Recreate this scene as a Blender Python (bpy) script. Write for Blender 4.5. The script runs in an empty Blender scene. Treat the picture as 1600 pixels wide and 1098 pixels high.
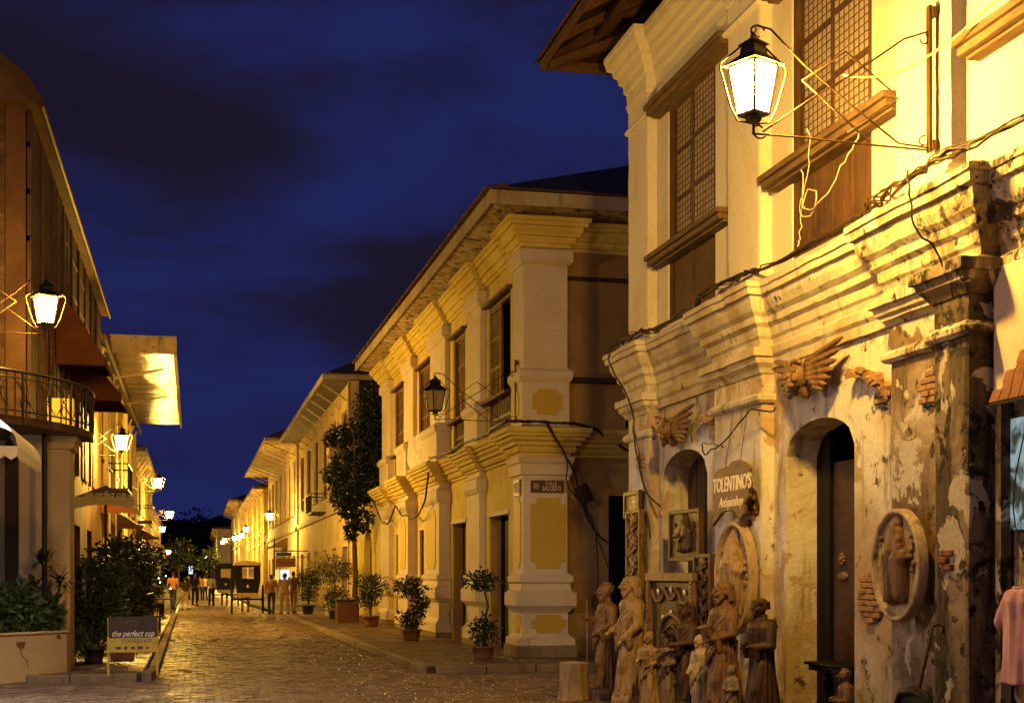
import bpy, math, random
from mathutils import Vector, Matrix, Euler, noise as mnoise
random.seed(7)
R = math.radians
scn = bpy.context.scene
COL = scn.collection

# ------------------------------------------------------------------ camera
cam = bpy.data.cameras.new('camera'); cam_ob = bpy.data.objects.new('camera', cam); COL.objects.link(cam_ob)
cam_ob.location = (0, 0, 1.7)
cam_ob.rotation_euler = (R(90), 0, -math.atan(500/2200))
cam.sensor_width = 36; cam.lens = 2200/1600*36; cam.shift_y = 348/1600
cam.clip_start = 0.1; cam.clip_end = 3000
scn.camera = cam_ob
scn.view_settings.view_transform = 'Standard'; scn.view_settings.look = 'None'
scn.view_settings.exposure = 0; scn.view_settings.gamma = 1
scn.render.engine = 'CYCLES'
scn.cycles.use_denoising = True
scn.cycles.max_bounces = 6; scn.cycles.diffuse_bounces = 4; scn.cycles.glossy_bounces = 3
scn.cycles.sample_clamp_indirect = 6
scn.cycles.caustics_reflective = False; scn.cycles.caustics_refractive = False

# ------------------------------------------------------------------ night sky
world = bpy.data.worlds.new('World'); scn.world = world; world.use_nodes = True
wt = world.node_tree; wt.nodes.clear()
def wn(t, **k):
    n = wt.nodes.new(t)
    for a, b in k.items(): setattr(n, a, b)
    return n
w_out = wn('ShaderNodeOutputWorld'); w_bg = wn('ShaderNodeBackground')
w_sky = wn('ShaderNodeTexSky', sky_type='NISHITA', sun_disc=False)
w_sky.sun_elevation = R(-3.0); w_sky.sun_rotation = R(150); w_sky.air_density = 1.0; w_sky.ozone_density = 3.0; w_sky.dust_density = 0.3
w_tc = wn('ShaderNodeTexCoord'); w_map = wn('ShaderNodeMapping'); w_map.inputs['Scale'].default_value = (1, 1, 3.2)
w_map.inputs['Location'].default_value = (2.3, 0.4, 1.2)
w_n = wn('ShaderNodeTexNoise'); w_n.inputs['Scale'].default_value = 2.3; w_n.inputs['Detail'].default_value = 7; w_n.inputs['Roughness'].default_value = 0.52
w_n.inputs['Distortion'].default_value = 0.35
w_r = wn('ShaderNodeValToRGB'); w_r.color_ramp.elements[0].position = 0.38; w_r.color_ramp.elements[1].position = 0.60
w_r.color_ramp.interpolation = 'EASE'
w_tint = wn('ShaderNodeMixRGB', blend_type='MULTIPLY'); w_tint.inputs[0].default_value = 1.0
w_add = wn('ShaderNodeMixRGB', blend_type='ADD'); w_add.inputs[0].default_value = 1.0
w_mix = wn('ShaderNodeMixRGB')
wl = wt.links.new
wl(w_tc.outputs['Generated'], w_map.inputs[0]); wl(w_map.outputs[0], w_n.inputs['Vector']); wl(w_n.outputs['Fac'], w_r.inputs[0])
wl(w_sky.outputs[0], w_tint.inputs[1]); w_tint.inputs[2].default_value = (0.20, 0.30, 1.0, 1)
wl(w_tint.outputs[0], w_add.inputs[1]); w_add.inputs[2].default_value = (0.095, 0.13, 0.72, 1)
wl(w_r.outputs[0], w_mix.inputs[0]); wl(w_add.outputs[0], w_mix.inputs[1]); w_mix.inputs[2].default_value = (0.075, 0.055, 0.14, 1)
wl(w_mix.outputs[0], w_bg.inputs[0]); w_bg.inputs[1].default_value = 0.14
wl(w_bg.outputs[0], w_out.inputs[0])

sun = bpy.data.lights.new('twilight_sun', 'SUN'); sun.energy = 0.006; sun.angle = R(10); sun.color = (0.6, 0.7, 1.0)
sun_ob = bpy.data.objects.new('twilight_sun', sun); COL.objects.link(sun_ob)
sun_ob.rotation_euler = (R(70), 0, R(-30))

# lamp strengths, tuned here
LAMP_RGB = (1.0, 0.565, 0.085)
LAMP_NEAR, LAMP_MID, LAMP_FAR = 1250, 3200, 2300
SODIUM = {}

# ------------------------------------------------------------------ materials
def new_mat(name):
    m = bpy.data.materials.new(name); m.use_nodes = True
    nt = m.node_tree; b = nt.nodes['Principled BSDF']
    return m, nt, b
def ramp(nt, p0, p1, c0=(0, 0, 0, 1), c1=(1, 1, 1, 1)):
    r = nt.nodes.new('ShaderNodeValToRGB'); e = r.color_ramp.elements
    e[0].position = p0; e[0].color = c0; e[1].position = p1; e[1].color = c1
    return r
def noise_node(nt, vec, scale, detail=6, rough=.55, dist=0.0):
    n = nt.nodes.new('ShaderNodeTexNoise'); n.inputs['Scale'].default_value = scale
    n.inputs['Detail'].default_value = detail; n.inputs['Roughness'].default_value = rough; n.inputs['Distortion'].default_value = dist
    nt.links.new(vec, n.inputs['Vector']); return n
def mapped(nt, sc=(1, 1, 1), loc=(0, 0, 0), coord='Object'):
    t = nt.nodes.new('ShaderNodeTexCoord'); m = nt.nodes.new('ShaderNodeMapping')
    m.inputs['Scale'].default_value = sc; m.inputs['Location'].default_value = loc
    nt.links.new(t.outputs[coord], m.inputs[0]); return m.outputs[0]
def mixc(nt, fac, a, b, mode='MIX'):
    m = nt.nodes.new('ShaderNodeMixRGB'); m.blend_type = mode
    if isinstance(fac, float): m.inputs[0].default_value = fac
    else: nt.links.new(fac, m.inputs[0])
    for i, v in ((1, a), (2, b)):
        if isinstance(v, tuple): m.inputs[i].default_value = v if len(v) == 4 else v + (1,)
        else: nt.links.new(v, m.inputs[i])
    return m.outputs[0]
def bump(nt, b, h, strength, dist=.02, prev=None):
    n = nt.nodes.new('ShaderNodeBump'); n.inputs['Strength'].default_value = strength; n.inputs['Distance'].default_value = dist
    nt.links.new(h, n.inputs['Height'])
    if prev: nt.links.new(prev, n.inputs['Normal'])
    nt.links.new(n.outputs[0], b.inputs['Normal']); return n.outputs[0]

def plaster(name, base, stain, dark, stain_lv=.5, dark_lv=.62, rough=.85, bumpy=.5, off=0.0, patch=None, near=None, foot=None):
    """old lime plaster: patchy colour, streaks of grime, fine relief"""
    m, nt, b = new_mat(name)
    v = mapped(nt, (1, 1, 1), (off, off, off)); vs = mapped(nt, (3.2, 3.2, .45), (off, off, off))
    n1 = noise_node(nt, v, .9, 7, .6, .4); r1 = ramp(nt, stain_lv-.09, stain_lv+.12); nt.links.new(n1.outputs[0], r1.inputs[0])
    n2 = noise_node(nt, vs, 1.1, 9, .68, .3); r2 = ramp(nt, dark_lv-.05, dark_lv+.07); nt.links.new(n2.outputs[0], r2.inputs[0])
    n3 = noise_node(nt, v, 4.5, 10, .7, .2); r3 = ramp(nt, dark_lv+.0, dark_lv+.05); nt.links.new(n3.outputs[0], r3.inputs[0])
    if near or foot:                                             # grime gathers along one end / at the foot of the wall
        t = nt.nodes.new('ShaderNodeTexCoord'); sx = nt.nodes.new('ShaderNodeSeparateXYZ'); nt.links.new(t.outputs['Object'], sx.inputs[0])
        for ax, g in (('Y', near), ('Z', foot)):
            if not g: continue
            mr = nt.nodes.new('ShaderNodeMapRange'); nt.links.new(sx.outputs[ax], mr.inputs[0])
            for k, val in zip((1, 2, 3, 4), g): mr.inputs[k].default_value = val
            for nz, rr in ((n2, r2), (n3, r3)):
                ad = nt.nodes.new('ShaderNodeMath'); src = rr.inputs[0].links[0].from_socket
                nt.links.new(src, ad.inputs[0]); nt.links.new(mr.outputs[0], ad.inputs[1]); nt.links.new(ad.outputs[0], rr.inputs[0])
    n5 = noise_node(nt, v, 28, 4, .6); r5 = ramp(nt, .25, .75, (.86, .86, .86, 1), (1.08, 1.08, 1.08, 1)); nt.links.new(n5.outputs[0], r5.inputs[0])
    c = mixc(nt, r1.outputs[0], base, stain)
    c = mixc(nt, r2.outputs[0], c, tuple(.5*(x+y) for x, y in zip(stain, dark)))
    c = mixc(nt, r3.outputs[0], c, dark)
    if patch:
        n4 = noise_node(nt, v, 2.1, 9, .62, .5); r4 = ramp(nt, .56, .575); nt.links.new(n4.outputs[0], r4.inputs[0])
        c = mixc(nt, r4.outputs[0], c, patch)
    c = mixc(nt, 1.0, c, r5.outputs[0], 'MULTIPLY')
    nt.links.new(c, b.inputs['Base Color']); b.inputs['Roughness'].default_value = rough
    b.inputs['Specular IOR Level'].default_value = .25
    nb = noise_node(nt, v, 7, 10, .65)
    p = bump(nt, b, nb.outputs[0], bumpy*.9, .03)
    nf = noise_node(nt, v, 60, 4, .6); p = bump(nt, b, nf.outputs[0], bumpy*.35, .006, p)
    bump(nt, b, r3.outputs[0], -.35*bumpy, .01, p)
    return m
def wood(name, a, b_, rough=.6, sc=(14, 14, 1.1), bumpy=.3, spec=.3):
    m, nt, b = new_mat(name)
    v = mapped(nt, sc); n = noise_node(nt, v, 1.6, 8, .65, 1.2)
    r = ramp(nt, .3, .7, a+(1,), b_+(1,)); nt.links.new(n.outputs[0], r.inputs[0])
    v2 = mapped(nt); n2 = noise_node(nt, v2, 2.2, 6, .6); r2 = ramp(nt, .3, .7, (.62, .62, .62, 1), (1.12, 1.12, 1.12, 1)); nt.links.new(n2.outputs[0], r2.inputs[0])
    c = mixc(nt, 1.0, r.outputs[0], r2.outputs[0], 'MULTIPLY')
    nt.links.new(c, b.inputs['Base Color']); b.inputs['Roughness'].default_value = rough; b.inputs['Specular IOR Level'].default_value = spec
    bump(nt, b, n.outputs[0], bumpy, .01); return m
def plain(name, c, rough=.6, metal=0.0, var=.15, scale=9, bumpy=.15, spec=.4):
    m, nt, b = new_mat(name)
    v = mapped(nt); n = noise_node(nt, v, scale, 6, .6)
    r = ramp(nt, .3, .7, tuple(x*(1-var) for x in c)+(1,), tuple(x*(1+var) for x in c)+(1,)); nt.links.new(n.outputs[0], r.inputs[0])
    nt.links.new(r.outputs[0], b.inputs['Base Color']); b.inputs['Roughness'].default_value = rough; b.inputs['Metallic'].default_value = metal
    b.inputs['Specular IOR Level'].default_value = spec
    if bumpy: bump(nt, b, n.outputs[0], bumpy, .01)
    return m
def emit(name, c, s):
    m, nt, b = new_mat(name)
    b.inputs['Base Color'].default_value = c+(1,); b.inputs['Emission Color'].default_value = c+(1,); b.inputs['Emission Strength'].default_value = s
    return m
def paving(name, a, b_, rough=.38, seed=0.0, scale=1.2, bumps=.35):
    m, nt, b = new_mat(name)
    v = mapped(nt, (1, 1, 1), (seed, 0, 0))
    vb = mapped(nt, (4.3, 8.6, 4), (0, 0, 0))                        # one tone per block
    wnn = nt.nodes.new('ShaderNodeTexVoronoi'); wnn.inputs['Scale'].default_value = 1.0; nt.links.new(vb, wnn.inputs['Vector'])
    n = noise_node(nt, v, scale, 8, .62, .3); r = ramp(nt, .32, .68, a+(1,), b_+(1,)); nt.links.new(n.outputs[0], r.inputs[0])
    sep = nt.nodes.new('ShaderNodeSeparateColor'); nt.links.new(wnn.outputs['Color'], sep.inputs[0])
    r2 = ramp(nt, 0, 1, (.62, .62, .62, 1), (1.3, 1.3, 1.3, 1)); nt.links.new(sep.outputs[0], r2.inputs[0])
    c = mixc(nt, 1.0, r.outputs[0], r2.outputs[0], 'MULTIPLY'); nt.links.new(c, b.inputs['Base Color'])
    nr = noise_node(nt, v, 2.5, 7, .6); rr = ramp(nt, .3, .7, (rough-.1,)*3+(1,), (rough+.2,)*3+(1,)); nt.links.new(nr.outputs[0], rr.inputs[0])
    nt.links.new(rr.outputs[0], b.inputs['Roughness']); b.inputs['Specular IOR Level'].default_value = .32
    nb = noise_node(nt, v, 22, 6, .6); bump(nt, b, nb.outputs[0], bumps, .012)
    return m
def leafmat(name, a, b_):
    m, nt, b = new_mat(name)
    g = nt.nodes.new('ShaderNodeNewGeometry')
    r = ramp(nt, 0, 1, a+(1,), b_+(1,)); nt.links.new(g.outputs['Random Per Island'], r.inputs[0])
    nt.links.new(r.outputs[0], b.inputs['Base Color']); b.inputs['Roughness'].default_value = .5; b.inputs['Specular IOR Level'].default_value = .4
    return m

M = {}
M['cream'] = plaster('cream_lime_plaster', (.76, .69, .56), (.66, .52, .33), (.24, .16, .09), .60, .68, bumpy=.45)
M['cream_cornice'] = plaster('weathered_cornice_plaster', (.68, .61, .50), (.46, .34, .2), (.06, .045, .035), .55, .62, bumpy=.9, off=3, near=(-4.3, -1.0, .13, 0.0))
M['cream_low'] = plaster('stained_lower_plaster', (.74, .69, .61), (.46, .33, .19), (.10, .07, .045), .51, .605, bumpy=.9, off=7.3, patch=(.50, .36, .20), near=(-3.9, -1.2, .10, 0.0), foot=(0.0, 1.2, .05, 0.0))
M['grimy'] = plaster('mouldy_peeling_plaster', (.34, .25, .17), (.10, .07, .045), (.025, .02, .016), .47, .52, bumpy=1.0, off=11, patch=(.50, .43, .35))
M['grimy_mid'] = plaster('half_peeled_stained_plaster', (.50, .40, .29), (.22, .14, .085), (.05, .035, .025), .48, .56, bumpy=1.0, off=41, patch=(.60, .54, .47))
M['yw_white'] = plaster('painted_white_plaster', (.70, .59, .47), (.60, .47, .34), (.26, .18, .12), .56, .70, bumpy=.3, rough=.7, foot=(.1, 1.6, .09, 0.0))
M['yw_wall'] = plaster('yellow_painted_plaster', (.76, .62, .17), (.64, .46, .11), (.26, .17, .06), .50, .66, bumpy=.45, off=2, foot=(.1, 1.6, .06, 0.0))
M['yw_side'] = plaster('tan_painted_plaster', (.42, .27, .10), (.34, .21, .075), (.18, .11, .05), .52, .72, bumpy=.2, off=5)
M['ochre'] = plaster('ochre_panel_paint', (.62, .42, .065), (.55, .36, .05), (.3, .18, .04), .55, .75, bumpy=.12, rough=.6, off=4)
M['far_wall'] = plaster('old_yellow_plaster', (.66, .52, .26), (.5, .36, .15), (.16, .1, .05), .5, .6, bumpy=.5, off=9)
M['far_cream'] = plaster('old_cream_plaster', (.70, .60, .42), (.52, .4, .24), (.18, .12, .07), .5, .62, bumpy=.5, off=13)
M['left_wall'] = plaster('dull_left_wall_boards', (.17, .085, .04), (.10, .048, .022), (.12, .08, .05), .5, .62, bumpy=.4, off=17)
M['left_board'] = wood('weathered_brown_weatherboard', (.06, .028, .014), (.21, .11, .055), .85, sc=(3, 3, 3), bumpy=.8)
M['left_low'] = plaster('sand_painted_plaster', (.62, .46, .24), (.52, .36, .17), (.25, .16, .08), .56, .72, bumpy=.25, off=19)
M['soffit'] = plaster('flaking_soffit_boards', (.62, .50, .33), (.46, .33, .18), (.05, .035, .025), .48, .545, bumpy=.4, off=23)
M['wood'] = wood('reddish_brown_old_wood', (.05, .024, .013), (.15, .07, .034), rough=.75, bumpy=.5)
M['wood_y'] = wood('reddish_brown_wood_beam', (.07, .032, .015), (.19, .09, .042), sc=(10, 1.0, 10), rough=.75, bumpy=.5)
M['wood_dk'] = wood('dark_brown_wood', (.03, .014, .008), (.08, .035, .018), sc=(8, 2, 8))
M['lintel'] = wood('greyed_brown_timber', (.09, .05, .026), (.25, .15, .08), rough=.8, bumpy=.6, sc=(12, 1.0, 12))
M['shutter'] = wood('brown_shutter_wood', (.15, .07, .025), (.26, .13, .05), rough=.6)
M['black_door'] = plain('near_black_door_paint', (.008, .006, .005), .6, spec=.15)
M['near_black'] = plain('near_black_matt', (.02, .015, .011), .9)
M['iron'] = plain('black_wrought_iron', (.03, .022, .016), .5, .6)
M['iron_br'] = plain('rusty_brown_iron', (.09, .045, .02), .6, .5)
M['cable'] = plain('black_cable_rubber', (.018, .014, .012), .55)
M['cable_y'] = plain('pale_cord', (.5, .4, .25), .7)
M['capiz'] = plain('capiz_shell_pane', (.40, .33, .24), .35, var=.35, scale=14)
M['roof'] = plain('rusted_dark_roof_sheet', (.045, .03, .025), .8, var=.5, scale=3, bumpy=.3)
M['roof_brown'] = plain('brown_roof_sheet', (.12, .06, .035), .75, var=.5, scale=2, bumpy=.3)
M['trim'] = plaster('pale_gutter_trim', (.5, .40, .27), (.38, .27, .16), (.14, .1, .06), .5, .62, bumpy=.3, off=29)
M['road'] = paving('worn_stone_sett', (.12, .076, .046), (.26, .17, .105), .50)
M['road_far'] = paving('worn_stone_far', (.12, .08, .05), (.22, .15, .095), .36, bumps=1.0)
M['pave'] = paving('brown_pavement_stone', (.10, .065, .042), (.19, .125, .08), .5, 4.0)
M['joint'] = plain('dirty_mortar_joint', (.05, .034, .022), .8)
M['kerb'] = plaster('worn_kerb_concrete', (.30, .22, .14), (.2, .14, .085), (.07, .05, .03), .5, .6, bumpy=.7, off=31)
M['brick'] = plain('old_red_brick', (.22, .085, .045), .85, var=.4, scale=12, bumpy=.6)
M['brick_tan'] = plain('old_tan_brick', (.34, .19, .09), .85, var=.4, scale=12, bumpy=.6)
M['terra'] = plain('terracotta', (.22, .09, .045), .75, var=.25)
M['pot_dk'] = plain('dark_plastic_pot', (.03, .02, .016), .5)
M['leaf'] = leafmat('green_leaf', (.022, .05, .012), (.085, .13, .03))
M['leaf_dk'] = leafmat('dark_leaf', (.010, .022, .008), (.035, .055, .016))
M['bark'] = wood('bark', (.05, .028, .015), (.14, .085, .045), .9, (10, 10, 3), .8)
M['orange'] = plain('rust_orange_awning_cloth', (.15, .045, .016), .9, var=.3, scale=3)
M['canvas'] = plain('pale_canvas', (.55, .46, .33), .85, var=.12, scale=4)
M['white_fab'] = plain('white_awning_cloth', (.72, .66, .6), .7, var=.1)
M['curtain'] = plain('bright_shop_curtain', (.72, .5, .16), .8)
M['tube'] = emit('cool_fluorescent_tube', (.86, .90, 1.0), 650)
M['coolwin'] = emit('cool_lit_window', (.62, .78, 1.0), 1.1)
M['warmwin'] = emit('warm_lit_window', (1.0, .62, .12), .9)
M['fairy'] = emit('tiny_white_bulb', (1.0, .85, .6), 25)
M['glass_dark'] = plain('dark_window_glass', (.012, .012, .014), .12, bumpy=0, spec=.6)

def carved(name, a, b_, dark=(.03, .016, .008), gloss=.5):
    """stained carved wood, darker in the grain, worn pale streaks"""
    m, nt, b = new_mat(name)
    v = mapped(nt, (9, 9, 1.6)); n = noise_node(nt, v, 1.5, 9, .65, 1.4)
    r = ramp(nt, .36, .66, a+(1,), b_+(1,)); nt.links.new(n.outputs[0], r.inputs[0])
    v2 = mapped(nt); n2 = noise_node(nt, v2, 7, 6, .6); r2 = ramp(nt, .56, .72); nt.links.new(n2.outputs[0], r2.inputs[0])
    c = mixc(nt, r2.outputs[0], r.outputs[0], dark)
    nt.links.new(c, b.inputs['Base Color']); b.inputs['Roughness'].default_value = gloss; b.inputs['Specular IOR Level'].default_value = .35
    p = bump(nt, b, n.outputs[0], .5, .012)
    vo = nt.nodes.new('ShaderNodeTexVoronoi'); vo.inputs['Scale'].default_value = 30; nt.links.new(mapped(nt, (1, 1, .4)), vo.inputs['Vector']); bump(nt, b, vo.outputs['Distance'], .45, .008, p); return m
M['carve_gold'] = carved('honey_carved_wood', (.19, .11, .045), (.44, .30, .14))
M['carve_mid'] = carved('mid_brown_carved_wood', (.10, .05, .022), (.27, .15, .068))
M['carve_dk'] = carved('dark_carved_wood', (.035, .018, .010), (.10, .05, .024))
M['carve_pale'] = carved('pale_weathered_carved_wood', (.36, .25, .14), (.58, .46, .30))
M['carve_grey'] = carved('grey_brown_carved_wood', (.14, .10, .07), (.30, .23, .16))
M['relief_rim'] = carved('tan_relief_wood', (.34, .23, .12), (.50, .36, .20), (.16, .1, .05))
M['painted_red'] = plain('faded_red_paint', (.30, .06, .03), .6)
M['pearl'] = plain('mother_of_pearl', (.75, .7, .6), .25)
M['sign_brown'] = wood('sign_board_wood', (.16, .085, .045), (.26, .15, .085), sc=(10, 1.2, 10))
M['letter'] = plain('cream_letter_paint', (.80, .72, .58), .6, var=.06)
M['plaque'] = plain('maroon_street_plaque', (.10, .035, .022), .5)
M['plaque_letter'] = plain('pale_plaque_letter', (.62, .52, .40), .6, var=.05)
M['board_dk'] = plain('dark_brown_board', (.05, .032, .025), .55)
M['board_y'] = plain('yellow_board_paint', (.62, .44, .06), .5, var=.15)
M['board_blue'] = plain('blue_grey_board_letter', (.07, .07, .10), .5)
M['skin'] = plain('skin', (.36, .20, .12), .6, var=.05, bumpy=0)
M['hair'] = plain('black_hair', (.012, .009, .008), .6)
M['shirt_w'] = plain('off_white_shirt', (.6, .52, .42), .85)
M['shirt_o'] = plain('orange_shirt', (.34, .15, .06), .85)
M['shirt_b'] = plain('brown_shirt', (.22, .11, .05), .85)
M['shirt_k'] = plain('black_shirt', (.02, .018, .018), .85)
M['jeans'] = plain('dark_trousers', (.02, .022, .032), .85)
M['khaki'] = plain('khaki_shorts', (.32, .22, .12), .85)
M['pink'] = plain('pink_shirt_cloth', (.62, .32, .33), .7, var=.1, scale=5)

M['horse'] = plain('brown_horse_coat', (.10, .05, .025), .6)
M['coach'] = plain('black_lacquer', (.010, .008, .006), .55, spec=.15, bumpy=0)
M['coach_roof'] = plain('tan_coach_roof', (.45, .33, .17), .6)
M['hill'] = plain('dark_far_trees', (.03, .026, .014), .95, var=.5, scale=.15, bumpy=0)

# ------------------------------------------------------------------ mesh helpers
class MB:
    def __init__(s): s.v = []; s.f = []
    def add(s, vs, fs):
        o = len(s.v); s.v += [tuple(v) for v in vs]; s.f += [tuple(i+o for i in f) for f in fs]; return s
    def box(s, x0, x1, y0, y1, z0, z1):
        return s.add([(x0,y0,z0),(x1,y0,z0),(x1,y1,z0),(x0,y1,z0),(x0,y0,z1),(x1,y0,z1),(x1,y1,z1),(x0,y1,z1)],
                     [(0,3,2,1),(4,5,6,7),(0,1,5,4),(1,2,6,5),(2,3,7,6),(3,0,4,7)])
    def obox(s, c, size, rot=(0, 0, 0)):
        m = Euler(rot).to_matrix(); hx, hy, hz = (a/2 for a in size); c = Vector(c)
        vs = [c + m @ Vector(p) for p in ((-hx,-hy,-hz),(hx,-hy,-hz),(hx,hy,-hz),(-hx,hy,-hz),(-hx,-hy,hz),(hx,-hy,hz),(hx,hy,hz),(-hx,hy,hz))]
        return s.add(vs, [(0,3,2,1),(4,5,6,7),(0,1,5,4),(1,2,6,5),(2,3,7,6),(3,0,4,7)])
    def beam(s, p0, p1, w, h):
        """rectangular bar between two points"""
        p0 = Vector(p0); p1 = Vector(p1); d = (p1-p0).normalized()
        up = Vector((0, 0, 1)) if abs(d.z) < .95 else Vector((1, 0, 0))
        a = d.cross(up).normalized()*w/2; b = a.cross(d).normalized()*h/2
        vs = [p0-a-b, p0+a-b, p0+a+b, p0-a+b, p1-a-b, p1+a-b, p1+a+b, p1-a+b]
        return s.add(vs, [(0,1,2,3),(4,7,6,5),(0,4,5,1),(1,5,6,2),(2,6,7,3),(3,7,4,0)])
    def tube(s, pts, r, n=6, r1=None, cap=True):
        pts = [Vector(p) for p in pts]; k = len(pts); vs = []; a = None
        for i, p in enumerate(pts):
            d = (pts[min(i+1, k-1)] - pts[max(i-1, 0)]).normalized()
            if a is None:
                up = Vector((0, 0, 1)) if abs(d.z) < .9 else Vector((1, 0, 0)); a = d.cross(up).normalized()
            else:
                a = (a - d*a.dot(d)); a = a.normalized() if a.length > 1e-5 else d.orthogonal().normalized()
            b = d.cross(a)
            rr = r if r1 is None else r + (r1-r)*i/(k-1)
            if isinstance(r, (list, tuple)): rr = r[i]
            for j in range(n):
                t = 2*math.pi*j/n; vs.append(p + a*math.cos(t)*rr + b*math.sin(t)*rr)
        fs = [(i*n+j, i*n+(j+1) % n, (i+1)*n+(j+1) % n, (i+1)*n+j) for i in range(k-1) for j in range(n)]
        if cap: fs += [tuple(range(n-1, -1, -1)), tuple(range((k-1)*n, k*n))]
        return s.add(vs, fs)
    def lathe(s, prof, n=20, c=(0, 0, 0), fold=None):
        """prof = [(r, z)]"""
        vs = []; k = len(prof)
        for i, (r, z) in enumerate(prof):
            for j in range(n):
                t = 2*math.pi*j/n; rr = r*(1 if fold is None else fold(t, i/(k-1)))
                vs.append((c[0]+rr*math.cos(t), c[1]+rr*math.sin(t), c[2]+z))
        fs = [(i*n+j, i*n+(j+1) % n, (i+1)*n+(j+1) % n, (i+1)*n+j) for i in range(k-1) for j in range(n)]
        fs += [tuple(range(n-1, -1, -1)), tuple(range((k-1)*n, k*n))]
        return s.add(vs, fs)
    def ball(s, c, r, n=10, m=7, rot=None):
        if not isinstance(r, (tuple, list)): r = (r, r, r)
        c = Vector(c); mm = Euler(rot).to_matrix() if rot else Matrix.Identity(3); vs = [c + mm @ Vector((0, 0, -r[2]))]
        for i in range(1, m):
            p = -math.pi/2 + math.pi*i/m
            for j in range(n):
                t = 2*math.pi*j/n; vs.append(c + mm @ Vector((r[0]*math.cos(p)*math.cos(t), r[1]*math.cos(p)*math.sin(t), r[2]*math.sin(p))))
        vs.append(c + mm @ Vector((0, 0, r[2]))); top = len(vs)-1
        fs = [(0, 1+(j+1) % n, 1+j) for j in range(n)]
        fs += [(1+i*n+j, 1+i*n+(j+1) % n, 1+(i+1)*n+(j+1) % n, 1+(i+1)*n+j) for i in range(m-2) for j in range(n)]
        fs += [(1+(m-2)*n+j, 1+(m-2)*n+(j+1) % n, top) for j in range(n)]
        return s.add(vs, fs)
    def cap(s, p0, p1, r0, r1, n=10):
        """capsule"""
        p0 = Vector(p0); p1 = Vector(p1)
        s.tube([p0, p0*.67+p1*.33, p0*.33+p1*.67, p1], [r0, r0*.67+r1*.33, r0*.33+r1*.67, r1], n); s.ball(p0, r0, n, 6); s.ball(p1, r1, n, 6); return s
    def prism(s, poly, axis, a, b):
        """poly in the two other axes, from a to b along axis"""
        def P(u, w, t): return {'x': (t, u, w), 'y': (u, t, w), 'z': (u, w, t)}[axis]
        n = len(poly); vs = [P(u, w, a) for u, w in poly] + [P(u, w, b) for u, w in poly]
        return s.add(vs, [tuple(range(n)), tuple(range(2*n-1, n-1, -1))] + [(i, i+n, (i+1) % n+n, (i+1) % n) for i in range(n)])
    def mirror(s, xm):
        s.v = [(2*xm-x, y, z) for x, y, z in s.v]; s.f = [tuple(reversed(f)) for f in s.f]; return s
    def jitter(s, amp, sc=3.0):
        out = []
        for x, y, z in s.v:
            q = Vector((x*sc, y*sc, z*sc)); d = mnoise.noise_vector(q)*amp + mnoise.noise_vector(q*3.1)*amp*.45
            out.append((x+d.x, y+d.y, z+d.z))
        s.v = out; return s
    def mesh(s, name, mt=None, smooth=False):
        me = bpy.data.meshes.new(name); me.from_pydata(s.v, [], s.f); me.validate(); me.update()
        if mt: me.materials.append(mt)
        if smooth: me.shade_smooth()
        return me

def wloc(p):
    l = Vector((0, 0, 0))
    while p is not None: l += p.location; p = p.parent
    return l
def obj(name, mb, mt, parent=None, smooth=False, label=None, bevel=0, kind=None):
    """mesh given in world metres (parent chain unrotated) -> part"""
    if parent is not None:
        o = wloc(parent); mb.v = [(x-o.x, y-o.y, z-o.z) for x, y, z in mb.v]
    ob = bpy.data.objects.new(name, mb.mesh(name, mt, smooth)); COL.objects.link(ob); ob.parent = parent
    if label: ob['label'] = label
    if kind: ob['kind'] = kind
    if bevel:
        m = ob.modifiers.new('bevel', 'BEVEL'); m.width = bevel; m.segments = 2; m.limit_method = 'ANGLE'; m.angle_limit = R(40)
    return ob
def tag(o, label=None, cat=None, group=None, kind=None):
    for k, v in (('label', label), ('category', cat), ('group', group), ('kind', kind)):
        if v: o[k] = v
    return o
def thing(name, loc, label, cat, group=None, rz=0.0):
    o = bpy.data.objects.new(name, None); COL.objects.link(o); o.location = loc; o.rotation_euler = (0, 0, rz); o.empty_display_size = .2
    return tag(o, label, cat, group)
def top(name, mb, mt, loc, label, cat, group=None, smooth=False, bevel=0, rz=0.0, world=False):
    """a thing that is one mesh; mb in local metres unless world"""
    if world: mb.v = [(x-loc[0], y-loc[1], z-loc[2]) for x, y, z in mb.v]
    o = obj(name, mb, mt, None, smooth, bevel=bevel); o.location = loc; o.rotation_euler = (0, 0, rz)
    return tag(o, label, cat, group)
def kids(o): return [c for c in o.children]
def dup(root, loc=None, rz=None, label=None, group=None, parent=None):
    r = root.copy(); COL.objects.link(r)
    if loc is not None: r.location = loc
    if rz is not None: r.rotation_euler = (0, 0, rz)
    if parent is not None: r.parent = parent
    if label: r['label'] = label
    if group: r['group'] = group
    for c in kids(root):
        if c.parent is root and c is not r: dup(c, parent=r)
    return r
def local_part(name, mb, mt, parent, smooth=False, bevel=0, label=None):
    """mesh already in the parent's own frame"""
    ob = bpy.data.objects.new(name, mb.mesh(name, mt, smooth)); COL.objects.link(ob); ob.parent = parent
    if label: ob['label'] = label
    if bevel:
        m = ob.modifiers.new('bevel', 'BEVEL'); m.width = bevel; m.segments = 2; m.limit_method = 'ANGLE'; m.angle_limit = R(40)
    return ob
def remesh(ob, vox, smooth=4):
    m = ob.modifiers.new('remesh', 'REMESH'); m.mode = 'VOXEL'; m.voxel_size = vox; m.use_smooth_shade = True
    if smooth:
        s = ob.modifiers.new('soften', 'SMOOTH'); s.iterations = smooth; s.factor = .5
    return ob

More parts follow.
